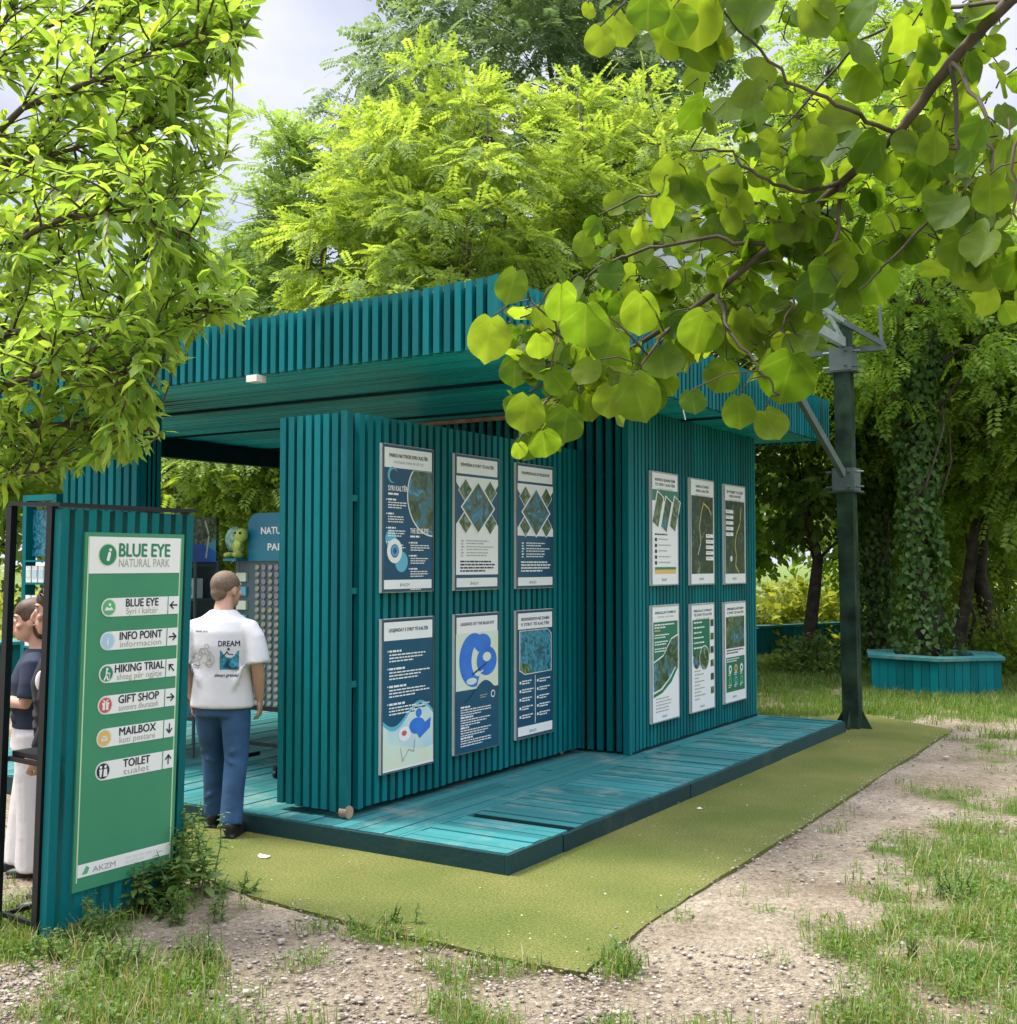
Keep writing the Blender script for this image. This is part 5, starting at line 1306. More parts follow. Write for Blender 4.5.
for nm, want in (('back_drawing', True), ('back_print', False)):      # the line drawing, and the lettered picture beside it
    fi = [k for k, fc in enumerate(f.f) if (max(f.v[i][0] for i in fc) < .195 and max(f.v[i][1] for i in fc) < .30) == want]
    used = sorted({i for k in fi for i in f.f[k]}); rm = {i: n for n, i in enumerate(used)}
    me = bpy.data.meshes.new(nm); me.from_pydata([vs[i] for i in used], [], [tuple(rm[i] for i in f.f[k]) for k in fi])
    for m in f.mats: me.materials.append(m)
    me.polygons.foreach_set('material_index', [f.m[k] for k in fi]); me.update(); link(nm, me, shirt)
# jeans
b = MB(); b.loft([(0, 0, .77 * s, .178, .122), (0, 0, .86 * s, .178, .120), (0, 0, .94 * s, .165, .112)], 22)
for q in (-1, 1):
    fy = .16 if q < 0 else -.10
    b.tube([(q * .088, 0, .88 * s), (q * .096, fy * .2 + .01, .70 * s), (q * .102, fy * .5 + .035, .49 * s), (q * .104, fy * .8 + .01, .28 * s), (q * .106, fy - .005, .075)], [.098, .092, .076, .070, .072], 14)
    for z, dz in ((.11, .02), (.16, -.02), (.22, .03), (.46, -.03), (.53, .025)): b.tube([(q * .104 - .05, fy * (1 - z * 1.1) - .028, z - dz), (q * .104, fy * (1 - z * 1.1) - .050, z), (q * .104 + .05, fy * (1 - z * 1.1) - .030, z + dz)], [.008, .015, .006], 6)
remeshed(b, 'jeans', M['denim'], man, .011, 4)
for q in (-1, 1):
    fy = .16 if q < 0 else -.10
    b = MB(); b.ball((q * .112, fy + .05, .035), .048, .135, .040); b.ball((q * .108, fy - .02, .065), .047, .065, .055); b.box(q * .11 - .045, q * .11 + .045, fy - .075, fy + .17, -.006, .016)
    remeshed(b, 'shoe', M['shoe'], man, .008, 3)

def woman(label, foot_px, rot_z, s, top, trousers, hairm, wide_legs, arms, glasses=False):
    p = on_z(*foot_px); w_ = thing('person', label, 'person', (p.x, p.y, 0), None, rot_z)
    b = MB(); hs = s; s = s * 1.15; L, rot = head(b, (0, .03, 1.60 * hs), s, (0, 1, -.05), .98); L0 = L; s = hs
    b.tube([(0, -.015, 1.38 * s), (0, .0, 1.48 * s), (0, .018, 1.56 * s)], [.055, .046, .046], 12)
    b.loft([(0, 0, .90 * s, .14, .10), (0, 0, 1.06 * s, .115, .085), (0, .005, 1.25 * s, .13, .095), (0, -.005, 1.37 * s, .14, .08), (0, 0, 1.42 * s, .08, .055)], 18)
    for q in (-1, 1):
        if arms == 'folded': el, wr = (q * .215, .02, 1.10 * s), (q * .02, .20, 1.13 * s + q * .015)
        else: el, wr = (q * .205, -.03, 1.10 * s), (q * .21, .06, .87 * s)
        b.tube([(q * .145, -.005, 1.355 * s), (q * .175, -.01, 1.30 * s), (q * .198, -.005, 1.20 * s), el, tuple(Vector(el).lerp(Vector(wr), .45)), wr], [.045, .046, .040, .034, .034, .023], 12)
        if arms == 'folded': hand(b, wr, (-q, .10, -.05), (0, -.6, -.3), (0, .1, 1), s * .92, .5)
        else: hand(b, wr, (0, .15, -1), (-q, .1, 0), (0, 1, .1), s * .92, .8)
        b.tube([(q * .085, 0, .92 * s), (q * .085, .02, .48 * s), (q * .085, -.01, .08)], [.08, .05, .038], 12)
    remeshed(b, 'body', M['skin'], w_, .0075, 5)
    face_bits(L, rot, s * 1.15, w_); s = s * 1.15
    b = MB(); b.ball(L(0, -.024, .040), .088 * s, .100 * s, .096 * s, rot=rot, nu=18, nv=12); b.ball(L(0, -.006, .066), .080 * s, .098 * s, .070 * s, rot=rot, nu=18, nv=12); b.ball(L(0, -.062, -.008), .070 * s, .060 * s, .074 * s, rot=rot)
    b.ball(L(0, -.055, -.040), .074 * s, .055 * s, .070 * s, rot=rot)
    if not glasses: b.ball(L(0, -.135, .005), .046 * s, .044 * s, .046 * s, rot=rot)
    else: b.tube([L(0, -.09, .0), L(0, -.11, -.08), L(0, -.10, -.16)], [.04 * s, .04 * s, .02 * s], 10)
    remeshed(b, 'hair', hairm, w_, .008, 3)
    if glasses:
        b = MB()
        for q in (-1, 1): b.ball(L(q * .034, .058, .098), .030 * s, .010, .020 * s, rot=rot); b.tube([L(q * .068, .055, .095), L(q * .084, -.02, .03)], .004, 6)
        b.tube([L(-.01, .066, .10), L(.01, .066, .10)], .004, 6); b.build('sunglasses', M['black'], w_, True)
    s = hs; b = MB(); b.loft([(0, 0, .93 * s, .165, .125), (0, .0, 1.05 * s, .152, .120), (0, .012, 1.22 * s, .165, .132), (0, .0, 1.33 * s, .165, .105), (0, -.004, 1.395 * s, .115, .080), (0, .0, 1.43 * s, .070, .062)], 24)
    for q in (-1, 1):
        b.tube([(q * .10, -.005, 1.36 * s), (q * .17, -.01, 1.325 * s), (q * .20, -.006, 1.22 * s), (q * .213, .004, 1.13 * s)], [.062, .066, .064, .062], 14)
        if glasses: b.tube([(q * .205, -.01, 1.2 * s), (q * .206, -.03, 1.10 * s), (q * .209, .02, .97 * s), (q * .21, .052, .885 * s)], [.058, .052, .046, .042], 12)
    for z in (.98, 1.04, 1.12): b.tube([(-.12, .10, z * s), (0, .128, (z + .02) * s), (.12, .10, z * s)], [.008, .012, .008], 6)
    sh = remeshed(b, 'shirt', top, w_, .010, 4)
    if glasses:
        b = MB(); b.ball((-.165, .05, 1.24 * s), .012, .035, .055, mi=0); b.build('sleeve_badge', M['white'], w_, True)
    b = MB(); b.loft([(0, 0, .80 * s, .175, .135), (0, 0, .92 * s, .160, .122), (0, 0, .99 * s, .135, .108)], 22)
    fr = .125 if wide_legs else .066
    for q in (-1, 1):
        fy = .05 * q if wide_legs else 0
        b.tube([(q * .080, 0, .90 * s), (q * .086, fy * .3, .65 * s), (q * .088, fy * .7, .40 * s), (q * .09, fy, .045 if wide_legs else .09)], [.100, fr * .5 + .045, fr * .75 + .02, fr], 16)
        for a in (-1.2, -.4, .5, 1.3): b.tube([(q * .086 + .085 * math.cos(a), fy * .4 + .085 * math.sin(a), .72 * s), (q * .09 + fr * math.cos(a + .15), fy + fr * math.sin(a + .15), .06)], [.006, .016], 6)
    remeshed(b, 'trousers', trousers, w_, .011, 3)
    for q in (-1, 1):
        fy = .05 * q if wide_legs else 0
        b = MB(); b.ball((q * .09, fy + .06, .030), .042, .125, .032); b.ball((q * .088, fy - .02, .045), .040, .055, .045); b.box(q * .09 - .040, q * .09 + .040, fy - .07, fy + .165, -.004, .016)
        remeshed(b, 'shoe', M['shoe'], w_, .008, 3)
    return w_
woman('woman with fair bun in navy t-shirt and wide white trousers, arms folded', (33, 873), YAW + R(102), .885, M['navy_cotton'], M['white_linen'], M['hair_fair'], True, 'folded')
woman('woman in black clothes with sunglasses on her head, half hidden behind the sign', (57, 906), YAW + R(98), .935, M['black_cotton'], M['black_cotton'], M['hair_dark'], False, 'down', True)
man.scale = (1.02, 1.02, 1.0)
# ------------------------------------------------------------------ trees
M['lf_fruit'] = leaf_mat('peach_leaf', (.150, .285, .055), (.330, .465, .110), .66, .38, 1.35, 1.0)
M['lf_redbud'] = leaf_mat('round_leaf', (.080, .175, .013), (.190, .285, .030), .74, .5, 1.3, 1.0, veins=True)
M['lf_locust'] = leaf_mat('locust_leaf', (.165, .275, .045), (.320, .435, .100), .58, .5, 1.25, 1.0)
M['lf_locust2'] = leaf_mat('pale_locust_leaf', (.145, .265, .070), (.270, .400, .130), .58, .5, 1.2, 1.0)
M['lf_dark'] = leaf_mat('dark_leaf', (.060, .125, .024), (.140, .215, .050), .52, .5)
M['lf_tall'] = leaf_mat('hazed_blue_green_leaf', (.110, .195, .110), (.200, .300, .160), .55, .5, 1.1)  # leaf colour paled and blued to carry the veil of haze
M['lf_mid'] = leaf_mat('mid_leaf', (.130, .260, .028), (.290, .420, .070), .62, .5, 1.3)
M['lf_ivy'] = leaf_mat('ivy_leaf', (.040, .110, .024), (.105, .190, .045), .35, .35)
M['lf_bright'] = leaf_mat('bright_bush_leaf', (.260, .350, .050), (.450, .500, .130), .58, .5, 1.3)
M['lf_weed'] = leaf_mat('weed_leaf', (.085, .175, .035), (.190, .285, .075), .48, .45, 1.2)

def curve_pts(a, b, sag=.0, n=6, jit=.0):
    a, b = Vector(a), Vector(b); L = (b - a).length
    out = []
    for i in range(n + 1):
        t = i / n; p = a.lerp(b, t); p.z += sag * L * 4 * t * (1 - t)
        if 0 < i < n: p += Vector((random.gauss(0, 1), random.gauss(0, 1), random.gauss(0, .6))) * jit * L
        out.append(p)
    return out

def clump_tree(name, label, base, height, cr, cz0, leafT, lm, lsize, nclump, per, cl_r, group=None, cat='tree', trunk_r=.12, bark='bark', stems=1, flat=.45, seed=1, shape=1.0, lean=(0, 0), droop=.35, top_bias=1.0):
    """tapered trunk(s) with limbs that carry leaf clumps through an uneven crown"""
    r0 = np.random.default_rng(seed); random.seed(seed)
    base = Vector(base); t = thing(name, label, cat, base, group)
    cz = (cz0 + height) / 2; hz = (height - cz0) / 2
    top = base + Vector((lean[0], lean[1], height * .93)); cc = np.array(base) + np.array([lean[0] * .7, lean[1] * .7, cz])
    b = MB(); tops = []
    for k in range(stems):
        a = random.uniform(0, 6.28); off = Vector((math.cos(a), math.sin(a), 0)) * (0 if stems == 1 else trunk_r * 1.6)
        tp = top + Vector((math.cos(a), math.sin(a), 0)) * (0 if stems == 1 else cr * .45) + Vector((0, 0, -random.uniform(0, .15) * height))
        pts = curve_pts(base + off + Vector((0, 0, -.1)), tp, .0, 9, .012); n = len(pts)
        rad = [trunk_r * (1.25 if i == 0 else 1.0) * (1 - .88 * i / (n - 1)) for i in range(n)]
        b.tube(pts, rad, 10); tops.append(pts)
    # clump centres: random in the egg-shaped envelope, biased outwards, irregular
    CC = []; lobes = [(r0.uniform(0, 6.28), r0.uniform(-.6, .9), r0.uniform(.62, 1.12)) for _ in range(9)]
    while len(CC) < nclump:
        d = r0.normal(size=3); d /= np.linalg.norm(d); rad = r0.uniform(.12, 1) ** .55
        az = math.atan2(d[1], d[0]); lobe = 1.0
        best = min(lobes, key=lambda q: abs(math.atan2(math.sin(az - q[0]), math.cos(az - q[0]))) + abs(d[2] - q[1]))
        z = d[2] * rad
        wz = (1 - .5 * max(0, z) ** 1.6) * (1 - .25 * max(0, -z)) if shape else 1
        p = np.array([d[0] * rad * cr * wz * best[2], d[1] * rad * cr * wz * best[2], z * hz * (.85 + .15 * best[2])])
        CC.append(cc + p)
    CC = np.array(CC)
    for i in range(min(nclump, 70)):   # limbs to part of the clumps
        c = Vector(CC[i]); pts = random.choice(tops)
        zt = c.z - .35 * (Vector((c.x, c.y, 0)) - Vector((base.x, base.y, 0))).length - .2
        zt = min(max(zt, base.z + height * .12), pts[-1].z); j = min(range(len(pts)), key=lambda q: abs(pts[q].z - zt)); s0 = pts[j]
        fr = 1 - j / (len(pts)); rr_ = max(.012, trunk_r * .32 * fr)
        b.tube(curve_pts(s0, c, .06, 5, .03), [rr_ * (1 - .85 * q / 5) for q in range(6)], 6)
    b.build('trunk', M[bark], t, True)
    sz = cl_r * r0.uniform(.55, 1.35, nclump)
    own = np.repeat(np.arange(nclump), per); n = len(own)
    g = r0.normal(size=(n, 3)); g /= np.linalg.norm(g, axis=1, keepdims=True); g *= (r0.random(n) ** .45)[:, None]
    off = g * np.array([1, 1, flat]) * sz[own][:, None]
    off[:, 2] -= .25 * (off[:, 0] ** 2 + off[:, 1] ** 2) / np.maximum(sz[own], .05)
    P = CC[own] + off
    out = CC[own] - cc; out[:, 2] *= .4; out = unit(out + 1e-6)
    D = unit(g * np.array([1, 1, .3]) + out * .6 + r0.normal(size=(n, 3)) * .35); D[:, 2] -= droop; D = unit(D)
    N = np.column_stack([r0.normal(size=n) * .45, r0.normal(size=n) * .45, np.ones(n)])
    keepm = P[:, 2] > base.z + .05
    leaves_obj('crown', P[keepm], D[keepm], N[keepm], (lsize * r0.uniform(.6, 1.3, n))[keepm], leafT, M[lm], t)
    return t
FRO = T_frond(6); FRO5 = T_frond(5, .09, .30); DIA = T_diamond(.30); LAN = T_lance()

# feathery locusts behind the pavilion
clump_tree('locust_tree', 'tall bright yellow green feathery locust tree right behind the pavilion roof', ground_at(425, 18.0), 9.7, 3.4, 2.0, FRO, 'lf_locust', .33, 290, 30, .48, trunk_r=.10, stems=4, seed=21, flat=.35)
clump_tree('locust_tree', 'paler locust tree showing left of the brightest one above the roof', ground_at(290, 20.5), 9.9, 2.7, 2.0, FRO, 'lf_locust2', .34, 190, 28, .5, trunk_r=.11, stems=2, seed=22, flat=.35)
clump_tree('locust_tree', 'bright locust tree behind the near corner of the roof and leafy branch', ground_at(615, 19.5), 10.6, 3.2, 2.2, FRO, 'lf_locust', .34, 250, 30, .5, trunk_r=.11, stems=2, seed=23, flat=.35)
clump_tree('locust_tree', 'small low locust seen under the roof through the open pavilion', ground_at(215, 19.0), 4.9, 2.2, .9, FRO, 'lf_locust', .34, 90, 40, .6, trunk_r=.07, stems=2, seed=24, flat=.35)
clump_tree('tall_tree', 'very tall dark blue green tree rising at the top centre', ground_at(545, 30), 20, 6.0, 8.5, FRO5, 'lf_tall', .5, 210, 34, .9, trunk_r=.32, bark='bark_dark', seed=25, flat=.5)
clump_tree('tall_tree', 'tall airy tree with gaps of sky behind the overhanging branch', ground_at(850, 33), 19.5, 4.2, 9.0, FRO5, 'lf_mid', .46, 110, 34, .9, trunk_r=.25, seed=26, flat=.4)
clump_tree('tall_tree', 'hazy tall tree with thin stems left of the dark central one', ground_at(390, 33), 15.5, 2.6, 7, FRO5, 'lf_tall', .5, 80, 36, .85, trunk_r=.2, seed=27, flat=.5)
# the wood on the right
clump_tree('broadleaf_tree', 'dark shady tree whose low boughs hang behind the steel post', ground_at(812, 20.0), 6.2, 2.3, 2.0, DIA, 'lf_dark', .17, 85, 90, .62, trunk_r=.13, bark='bark_dark', seed=31, flat=.4)
clump_tree('broadleaf_tree', 'tree with leaning trunk right of the ivy covered one', ground_at(953, 18.3), 7.6, 2.6, 2.3, FRO5, 'lf_mid', .34, 110, 36, .7, trunk_r=.12, bark='bark_dark', seed=32, flat=.35, lean=(.8, .5))
clump_tree('broadleaf_tree', 'straight bare trunked tree at the right edge', ground_at(987, 20.6), 8.6, 2.4, 2.6, FRO5, 'lf_locust', .36, 90, 36, .75, trunk_r=.16, bark='bark_dark', seed=33, flat=.35)
clump_tree('broadleaf_tree', 'spreading tree filling the right edge beyond the thin saplings', ground_at(1075, 17.5), 7.8, 2.6, 1.9, FRO5, 'lf_locust', .34, 100, 38, .75, trunk_r=.15, bark='bark_dark', seed=34, flat=.35)
clump_tree('sapling', 'thin sapling standing between the two bare trunks', ground_at(966, 19.2), 5.2, .9, 2.6, FRO5, 'lf_mid', .28, 26, 26, .4, trunk_r=.035, bark='bark_dark', seed=35)
# ivy clad trunks
def ivy_tree(label, base, h, r, seed, n_ivy, crown_r, ivy_h, lm='lf_ivy'):
    t = clump_tree('ivy_clad_tree', label, base, h, crown_r, h * .38, FRO5, 'lf_mid', .30, 70, 34, .6, trunk_r=r, bark='bark_dark', seed=seed, flat=.5)
    r0 = np.random.default_rng(seed + 100)
    z = r0.uniform(0, 1, n_ivy) ** .9 * ivy_h; a = r0.uniform(0, 6.28, n_ivy)
    lump = .55 + .5 * np.sin(z * 2.3 + 2 * np.sin(a)) * .5 + .45 * vnoise(a * 2, z, 1.7, seed) + .9 * np.exp(-z / .45)
    rad = r * .9 + (.05 + .22 * r0.random(n_ivy)) * lump
    P = np.column_stack([base.x + rad * np.cos(a), base.y + rad * np.sin(a), base.z + z])
    N = np.column_stack([np.cos(a), np.sin(a), np.full(n_ivy, .35)]) + r0.normal(size=(n_ivy, 3)) * .35
    D = np.column_stack([-np.sin(a) * .3, np.cos(a) * .3, -np.ones(n_ivy)]) + r0.normal(size=(n_ivy, 3)) * .45
    leaves_obj('ivy', P, D, N, .075 * r0.uniform(.5, 1.5, n_ivy), T_ivy(), M['lf_ivy'], t)
    b = MB()
    for k in range(4):
        a0 = random.uniform(0, 6.28); ph = random.uniform(0, 6); pts = [Vector((base.x + (r + .12 + .16 * math.sin(q * .9 + ph)) * math.cos(a0 + .35 * q), base.y + (r + .12 + .16 * math.sin(q * .9 + ph)) * math.sin(a0 + .35 * q), base.z + ivy_h * .5 + q * .45)) for q in range(7)]
        b.tube(pts, [.018, .016, .014, .012, .010, .008, .006], 5)
    b.build('vine_stems', M['bark'], t, True)
    return t
ivy_tree('thick ivy covered trunk growing out of the hexagonal planter', Vector((hc.x - .15, hc.y + .05, HH - .1)), 8.2, .17, 41, 4200, 2.3, 4.6)
ivy_tree('slimmer ivy covered trunk behind the steel post', ground_at(876, 19.6), 7.6, .15, 42, 2600, 2.0, 3.4)
for i, (x, dep, h, r_, cz, lb) in enumerate([(885, 21.5, 6.0, 1.7, .8, 'young feathery tree filling the gap behind the steel post'), (1000, 23.5, 6.2, 1.9, .6, 'young bright tree behind the straight bare trunk'), (925, 22.5, 5.2, 1.5, .8, 'young bright tree right behind the ivy column')]):
    clump_tree('young_tree', lb, ground_at(x, dep), h, r_, cz, FRO5, 'lf_locust', .30, 80, 34, .5, trunk_r=.05, bark='bark_dark', seed=50 + i, flat=.4)
# backdrop wood
bd = [(-190, 26, 12, 'lf_mid'), (-40, 24, 9.5, 'lf_locust'), (90, 30, 10.5, 'lf_locust2'), (190, 27, 9.0, 'lf_mid'), (330, 30, 9.5, 'lf_mid'), (470, 34, 11, 'lf_locust2'), (640, 32, 11, 'lf_mid'), (740, 33, 9.5, 'lf_mid'), (850, 36, 9, 'lf_mid'), (930, 30, 6.5, 'lf_locust'), (1030, 36, 10, 'lf_mid'), (1180, 26, 12, 'lf_mid')]
blab = ['tall green tree beyond the left edge path', 'yellow green tree behind the left fruit tree', 'pale distant tree behind the left column', 'mid green bushy tree seen through the open pavilion', 'distant bushy tree behind the left end of the roof', 'pale distant tree behind the bright locusts', 'distant green tree behind the roof corner', 'dense tree behind the far end of the pavilion', 'distant tree above the long planter', 'sunlit low tree far behind the planter', 'tall dense tree at the right edge of the wood', 'green tree outside the right edge of the wood']
for i, (x, dep, h, lm) in enumerate(bd):
    clump_tree('woodland_tree', blab[i], ground_at(x, dep), h, 3.4, .3, T_diamond(.34), lm, .26, 120, 70, 1.0, 'trees of the wood behind', trunk_r=.16, bark='bark_dark', seed=60 + i, flat=.5)
def bush(name, label, base, h, r, lm, ls, n, seed, T=DIA, cat='bush', group=None):
    r0 = np.random.default_rng(seed); t = thing(name, label, cat, base, group); base = Vector(base)
    b = MB(); random.seed(seed)
    for k in range(9):
        a = random.uniform(0, 6.28); e = base + Vector((math.cos(a) * r * .7, math.sin(a) * r * .7, h * random.uniform(.5, .9)))
        b.tube(curve_pts(base + Vector((0, 0, -.03)), e, .1, 4, .04), [.012, .010, .008, .006, .004], 5)
    b.build('stems', M['twig'], t)
    d = r0.normal(size=(n, 3)); d[:, 2] = np.abs(d[:, 2]); d = unit(d)
    az = np.arctan2(d[:, 1], d[:, 0]); wob_ = .72 + .28 * np.sin(az * 3 + seed) * np.sin(d[:, 2] * 5 + seed * 2) + .15 * np.sin(az * 7 + seed)
    P = np.array(base) + d * np.array([r, r, h]) * (wob_ * (.45 + .55 * r0.random(n) ** .4))[:, None]
    N = d * .6 + r0.normal(size=(n, 3)) * .45; N[:, 2] += .6; D = d * .7 + r0.normal(size=(n, 3)) * .6; D[:, 2] -= .25
    leaves_obj('foliage', P, D, N, ls * r0.uniform(.6, 1.4, n), T, M[lm], t)
    return t
for i, (x, dep, h, r, lm, n) in enumerate([(730, 23.2, 1.35, 1.3, 'lf_bright', 1700), (790, 24.0, 1.5, 1.4, 'lf_bright', 1900), (850, 25.0, 1.4, 1.3, 'lf_bright', 1700), (905, 25.2, 1.9, 1.4, 'lf_mid', 1500)]):
    bush('broad_leaf_bush', ['yellow green bush behind the long planter, against the pavilion wall', 'big leaved sunlit bush in the middle of the long planter', 'sunlit yellow bush behind the steel post', 'taller green bush between the two ivy trunks'][i], ground_at(x, dep, .1), h, r, lm, .19, n, 80 + i, T_diamond(.36))
for i, (x, dep, h, r, lm, n, ls, lab) in enumerate([(815, 18.6, .72, .85, 'lf_weed', 1300, .09, 'low rounded green bush in front of the long planter'), (985, 19.4, 1.1, 1.0, 'lf_locust', 1500, .10, 'leafy undergrowth at the foot of the bare trunk'), (1030, 18.2, 1.2, 1.1, 'lf_mid', 1500, .10, 'undergrowth at the right edge beside the planter'), (930, 20.5, .9, .9, 'lf_mid', 1200, .10, 'undergrowth behind the hexagonal planter'), (880, 20.6, .8, .8, 'lf_weed', 1100, .09, 'green growth round the slim ivy trunk'), (1010, 22.5, 2.2, 1.5, 'lf_locust', 1700, .13, 'bright shrub glowing behind the bare trunk'), (940, 24.5, 2.4, 1.6, 'lf_bright', 1700, .15, 'sunlit shrub behind the leaning trunk'), (1085, 21, 2.0, 1.5, 'lf_mid', 1500, .12, 'shrub just beyond the right edge'), (-20, 19, 1.9, 1.5, 'lf_bright', 1400, .13, 'bright shrub beyond the women at the left edge'), (235, 20.5, 2.0, 1.6, 'lf_mid', 1500, .13, 'shrub behind the souvenir rack')]):
    bush('undergrowth_bush', lab, ground_at(x, dep), h, r, lm, ls, n, 90 + i)
# weeds
def weed(label, base, h, nst, lm, ls, spread, seed, group=None):
    random.seed(seed); r0 = np.random.default_rng(seed); base = Vector(base); t = thing('weed', label, 'weed', base, group)
    b = MB(); P, D, N, S = [], [], [], []
    for k in range(nst):
        a = random.uniform(0, 6.28); b0 = base + Vector((random.gauss(0, spread * .4), random.gauss(0, spread * .4), -.02)); hh = h * random.uniform(.55, 1.1)
        e = b0 + Vector((math.cos(a) * spread * random.uniform(.1, .7), math.sin(a) * spread * random.uniform(.1, .7), hh)); pts = curve_pts(b0, e, .04, 6, .03); b.tube(pts, [.0045, .004, .0036, .0032, .0028, .0022, .0015], 5)
        m_ = int(10 + hh * 46)
        for q in range(m_):
            tt = .15 + .85 * (q / m_); i = min(5, int(tt * 6)); p = pts[i].lerp(pts[i + 1], tt * 6 - i); az = q * 2.4 + random.uniform(-.4, .4)
            P.append(tuple(p)); D.append((math.cos(az), math.sin(az), random.uniform(-.35, .45))); N.append((random.gauss(0, .3), random.gauss(0, .3), 1)); S.append(ls * (1.15 - .6 * tt) * random.uniform(.7, 1.3))
    b.build('stems', M['herbstem'], t); leaves_obj('leaves', P, D, N, S, T_lance(.20), M[lm], t)
M['herbstem'] = mat('green_stem', (.07, .13, .03), .6)
for i, (x, y, h, n, ls, sp, lab) in enumerate([(170, 905, .46, 15, .085, .17, 'tall leafy weed covering the lower right corner of the sign board'), (193, 890, .50, 13, .065, .15, 'upright fine leaved weed at the right foot of the sign'), (148, 914, .30, 13, .075, .16, 'middling weed in front of the sign slats'),
        (95, 942, .20, 10, .05, .18, 'low weed at the left foot of the sign'), (182, 925, .22, 11, .045, .18, 'bushy weed just right of the sign by the turf edge'), (128, 968, .18, 12, .045, .16, 'spreading low weed nearest the camera by the sign'), (205, 965, .15, 12, .04, .14, 'short soft weed on the bare dirt right of the sign'), (50, 962, .16, 12, .04, .2, 'grassy weed at the lower left corner'),
        (235, 895, .14, 9, .04, .12, 'small weed on the turf edge right of the sign'), (385, 925, .12, 10, .035, .12, 'small weed at the middle of the turf front edge'), (622, 965, .11, 11, .035, .12, 'small weed at the near corner of the turf'), (912, 960, .15, 8, .03, .05, 'single upright grassy weed on the lower right dirt'), (950, 900, .24, 12, .035, .14, 'tallest weed clump on the right dirt strip')]):
    weed(lab, on_z(x, y), h, n, 'lf_weed', ls, sp, 300 + i)

# ------------------------------------------------------------------ fruit tree at the left, close to the camera
random.seed(5)
fb = ground_at(-250, 4.3)
ft = thing('fruit_tree', 'close fruit tree with long pointed yellow green leaves at the left edge', 'tree', fb)
b = MB()
trunk_top = at(-215, 470, 4.3)
b.tube(curve_pts(fb + Vector((0, 0, -.1)), trunk_top, 0, 6, .01), [.10, .085, .08, .075, .07, .065, .06], 12)
limbs = [[(-215, 470, 4.3), (-60, 490, 4.1), (25, 445, 3.9), (100, 365, 3.8), (135, 285, 3.7), (165, 200, 3.7)],
         [(-215, 470, 4.3), (-70, 340, 4.2), (60, 260, 4.0), (150, 130, 3.9), (225, 62, 3.8), (250, 18, 3.8)],
         [(-215, 470, 4.3), (-60, 230, 4.2), (50, 120, 4.0), (120, 20, 3.9), (170, -70, 3.9)],
         [(-215, 470, 4.3), (-50, 440, 3.9), (60, 425, 3.7), (120, 432, 3.6), (160, 434, 3.6)],
         [(-215, 470, 4.3), (-10, 340, 3.7), (90, 330, 3.5), (180, 322, 3.4), (236, 303, 3.4)],
         [(-215, 470, 4.3), (-60, 500, 3.8), (0, 478, 3.7), (50, 462, 3.6)],
         [(-215, 470, 4.3), (-90, 180, 4.2), (0, 30, 4.1), (40, -60, 4.1)],
         [(-215, 470, 4.3), (-60, 300, 4.6), (70, 220, 4.6), (170, 190, 4.5), (225, 160, 4.4)],
         [(-215, 470, 4.3), (-30, 270, 3.6), (70, 215, 3.4), (140, 205, 3.3), (190, 232, 3.3)],
         [(-215, 470, 4.3), (-40, 400, 3.5), (50, 370, 3.3), (120, 372, 3.3), (150, 385, 3.3)],
         [(-215, 470, 4.3), (-40, 150, 3.8), (90, 80, 3.6), (180, 45, 3.6), (232, 30, 3.6)],
         [(-215, 470, 4.3), (-120, 120, 4.4), (-10, 60, 4.3), (80, 10, 4.3), (130, -50, 4.3)],
         [(-215, 470, 4.3), (-90, 260, 3.9), (10, 170, 3.7), (90, 140, 3.7), (170, 120, 3.8)]]
P, D, N, S = [], [], [], []
def bound_x(y):
    return float(np.interp(y, [-60, 0, 60, 110, 190, 230, 290, 320, 350, 400, 430, 455, 480, 510], [262, 262, 252, 246, 228, 232, 256, 248, 196, 150, 178, 150, 62, 20]))
def twig(start, d, L, sz=.076, T_=None):
    n = max(5, int(L / .020)); pts = [Vector(start)]; d = Vector(d).normalized()
    for i in range(n):
        d = (d + Vector((random.gauss(0, .08), random.gauss(0, .08), random.gauss(0, .07) - .008))).normalized(); pts.append(pts[-1] + d * (L / n))
    x, y, _ = proj([tuple(pts[-1])])
    if x[0] > bound_x(y[0]) - 4 - abs(random.gauss(0, 26)): return False
    b.tube(pts, [.0045 * (1 - .75 * i / n) for i in range(n + 1)], 5)
    u = d.orthogonal().normalized(); v = d.cross(u)
    for i in range(1, n + 1):
        for rep in range(2 if i > n - 2 else 1):
            a = i * 2.4 + random.uniform(-.5, .5); side = u * math.cos(a) + v * math.sin(a); side.z *= .6
            ld = (d * random.uniform(.45, 1.0) + side * .75 + Vector((0, 0, -.18))).normalized()
            P.append(tuple(pts[i])); D.append(tuple(ld)); nn = Vector((random.gauss(0, .45), random.gauss(0, .45), 1)) + side * .35; N.append(tuple(nn)); S.append(sz * random.uniform(.6, 1.2))
    return True
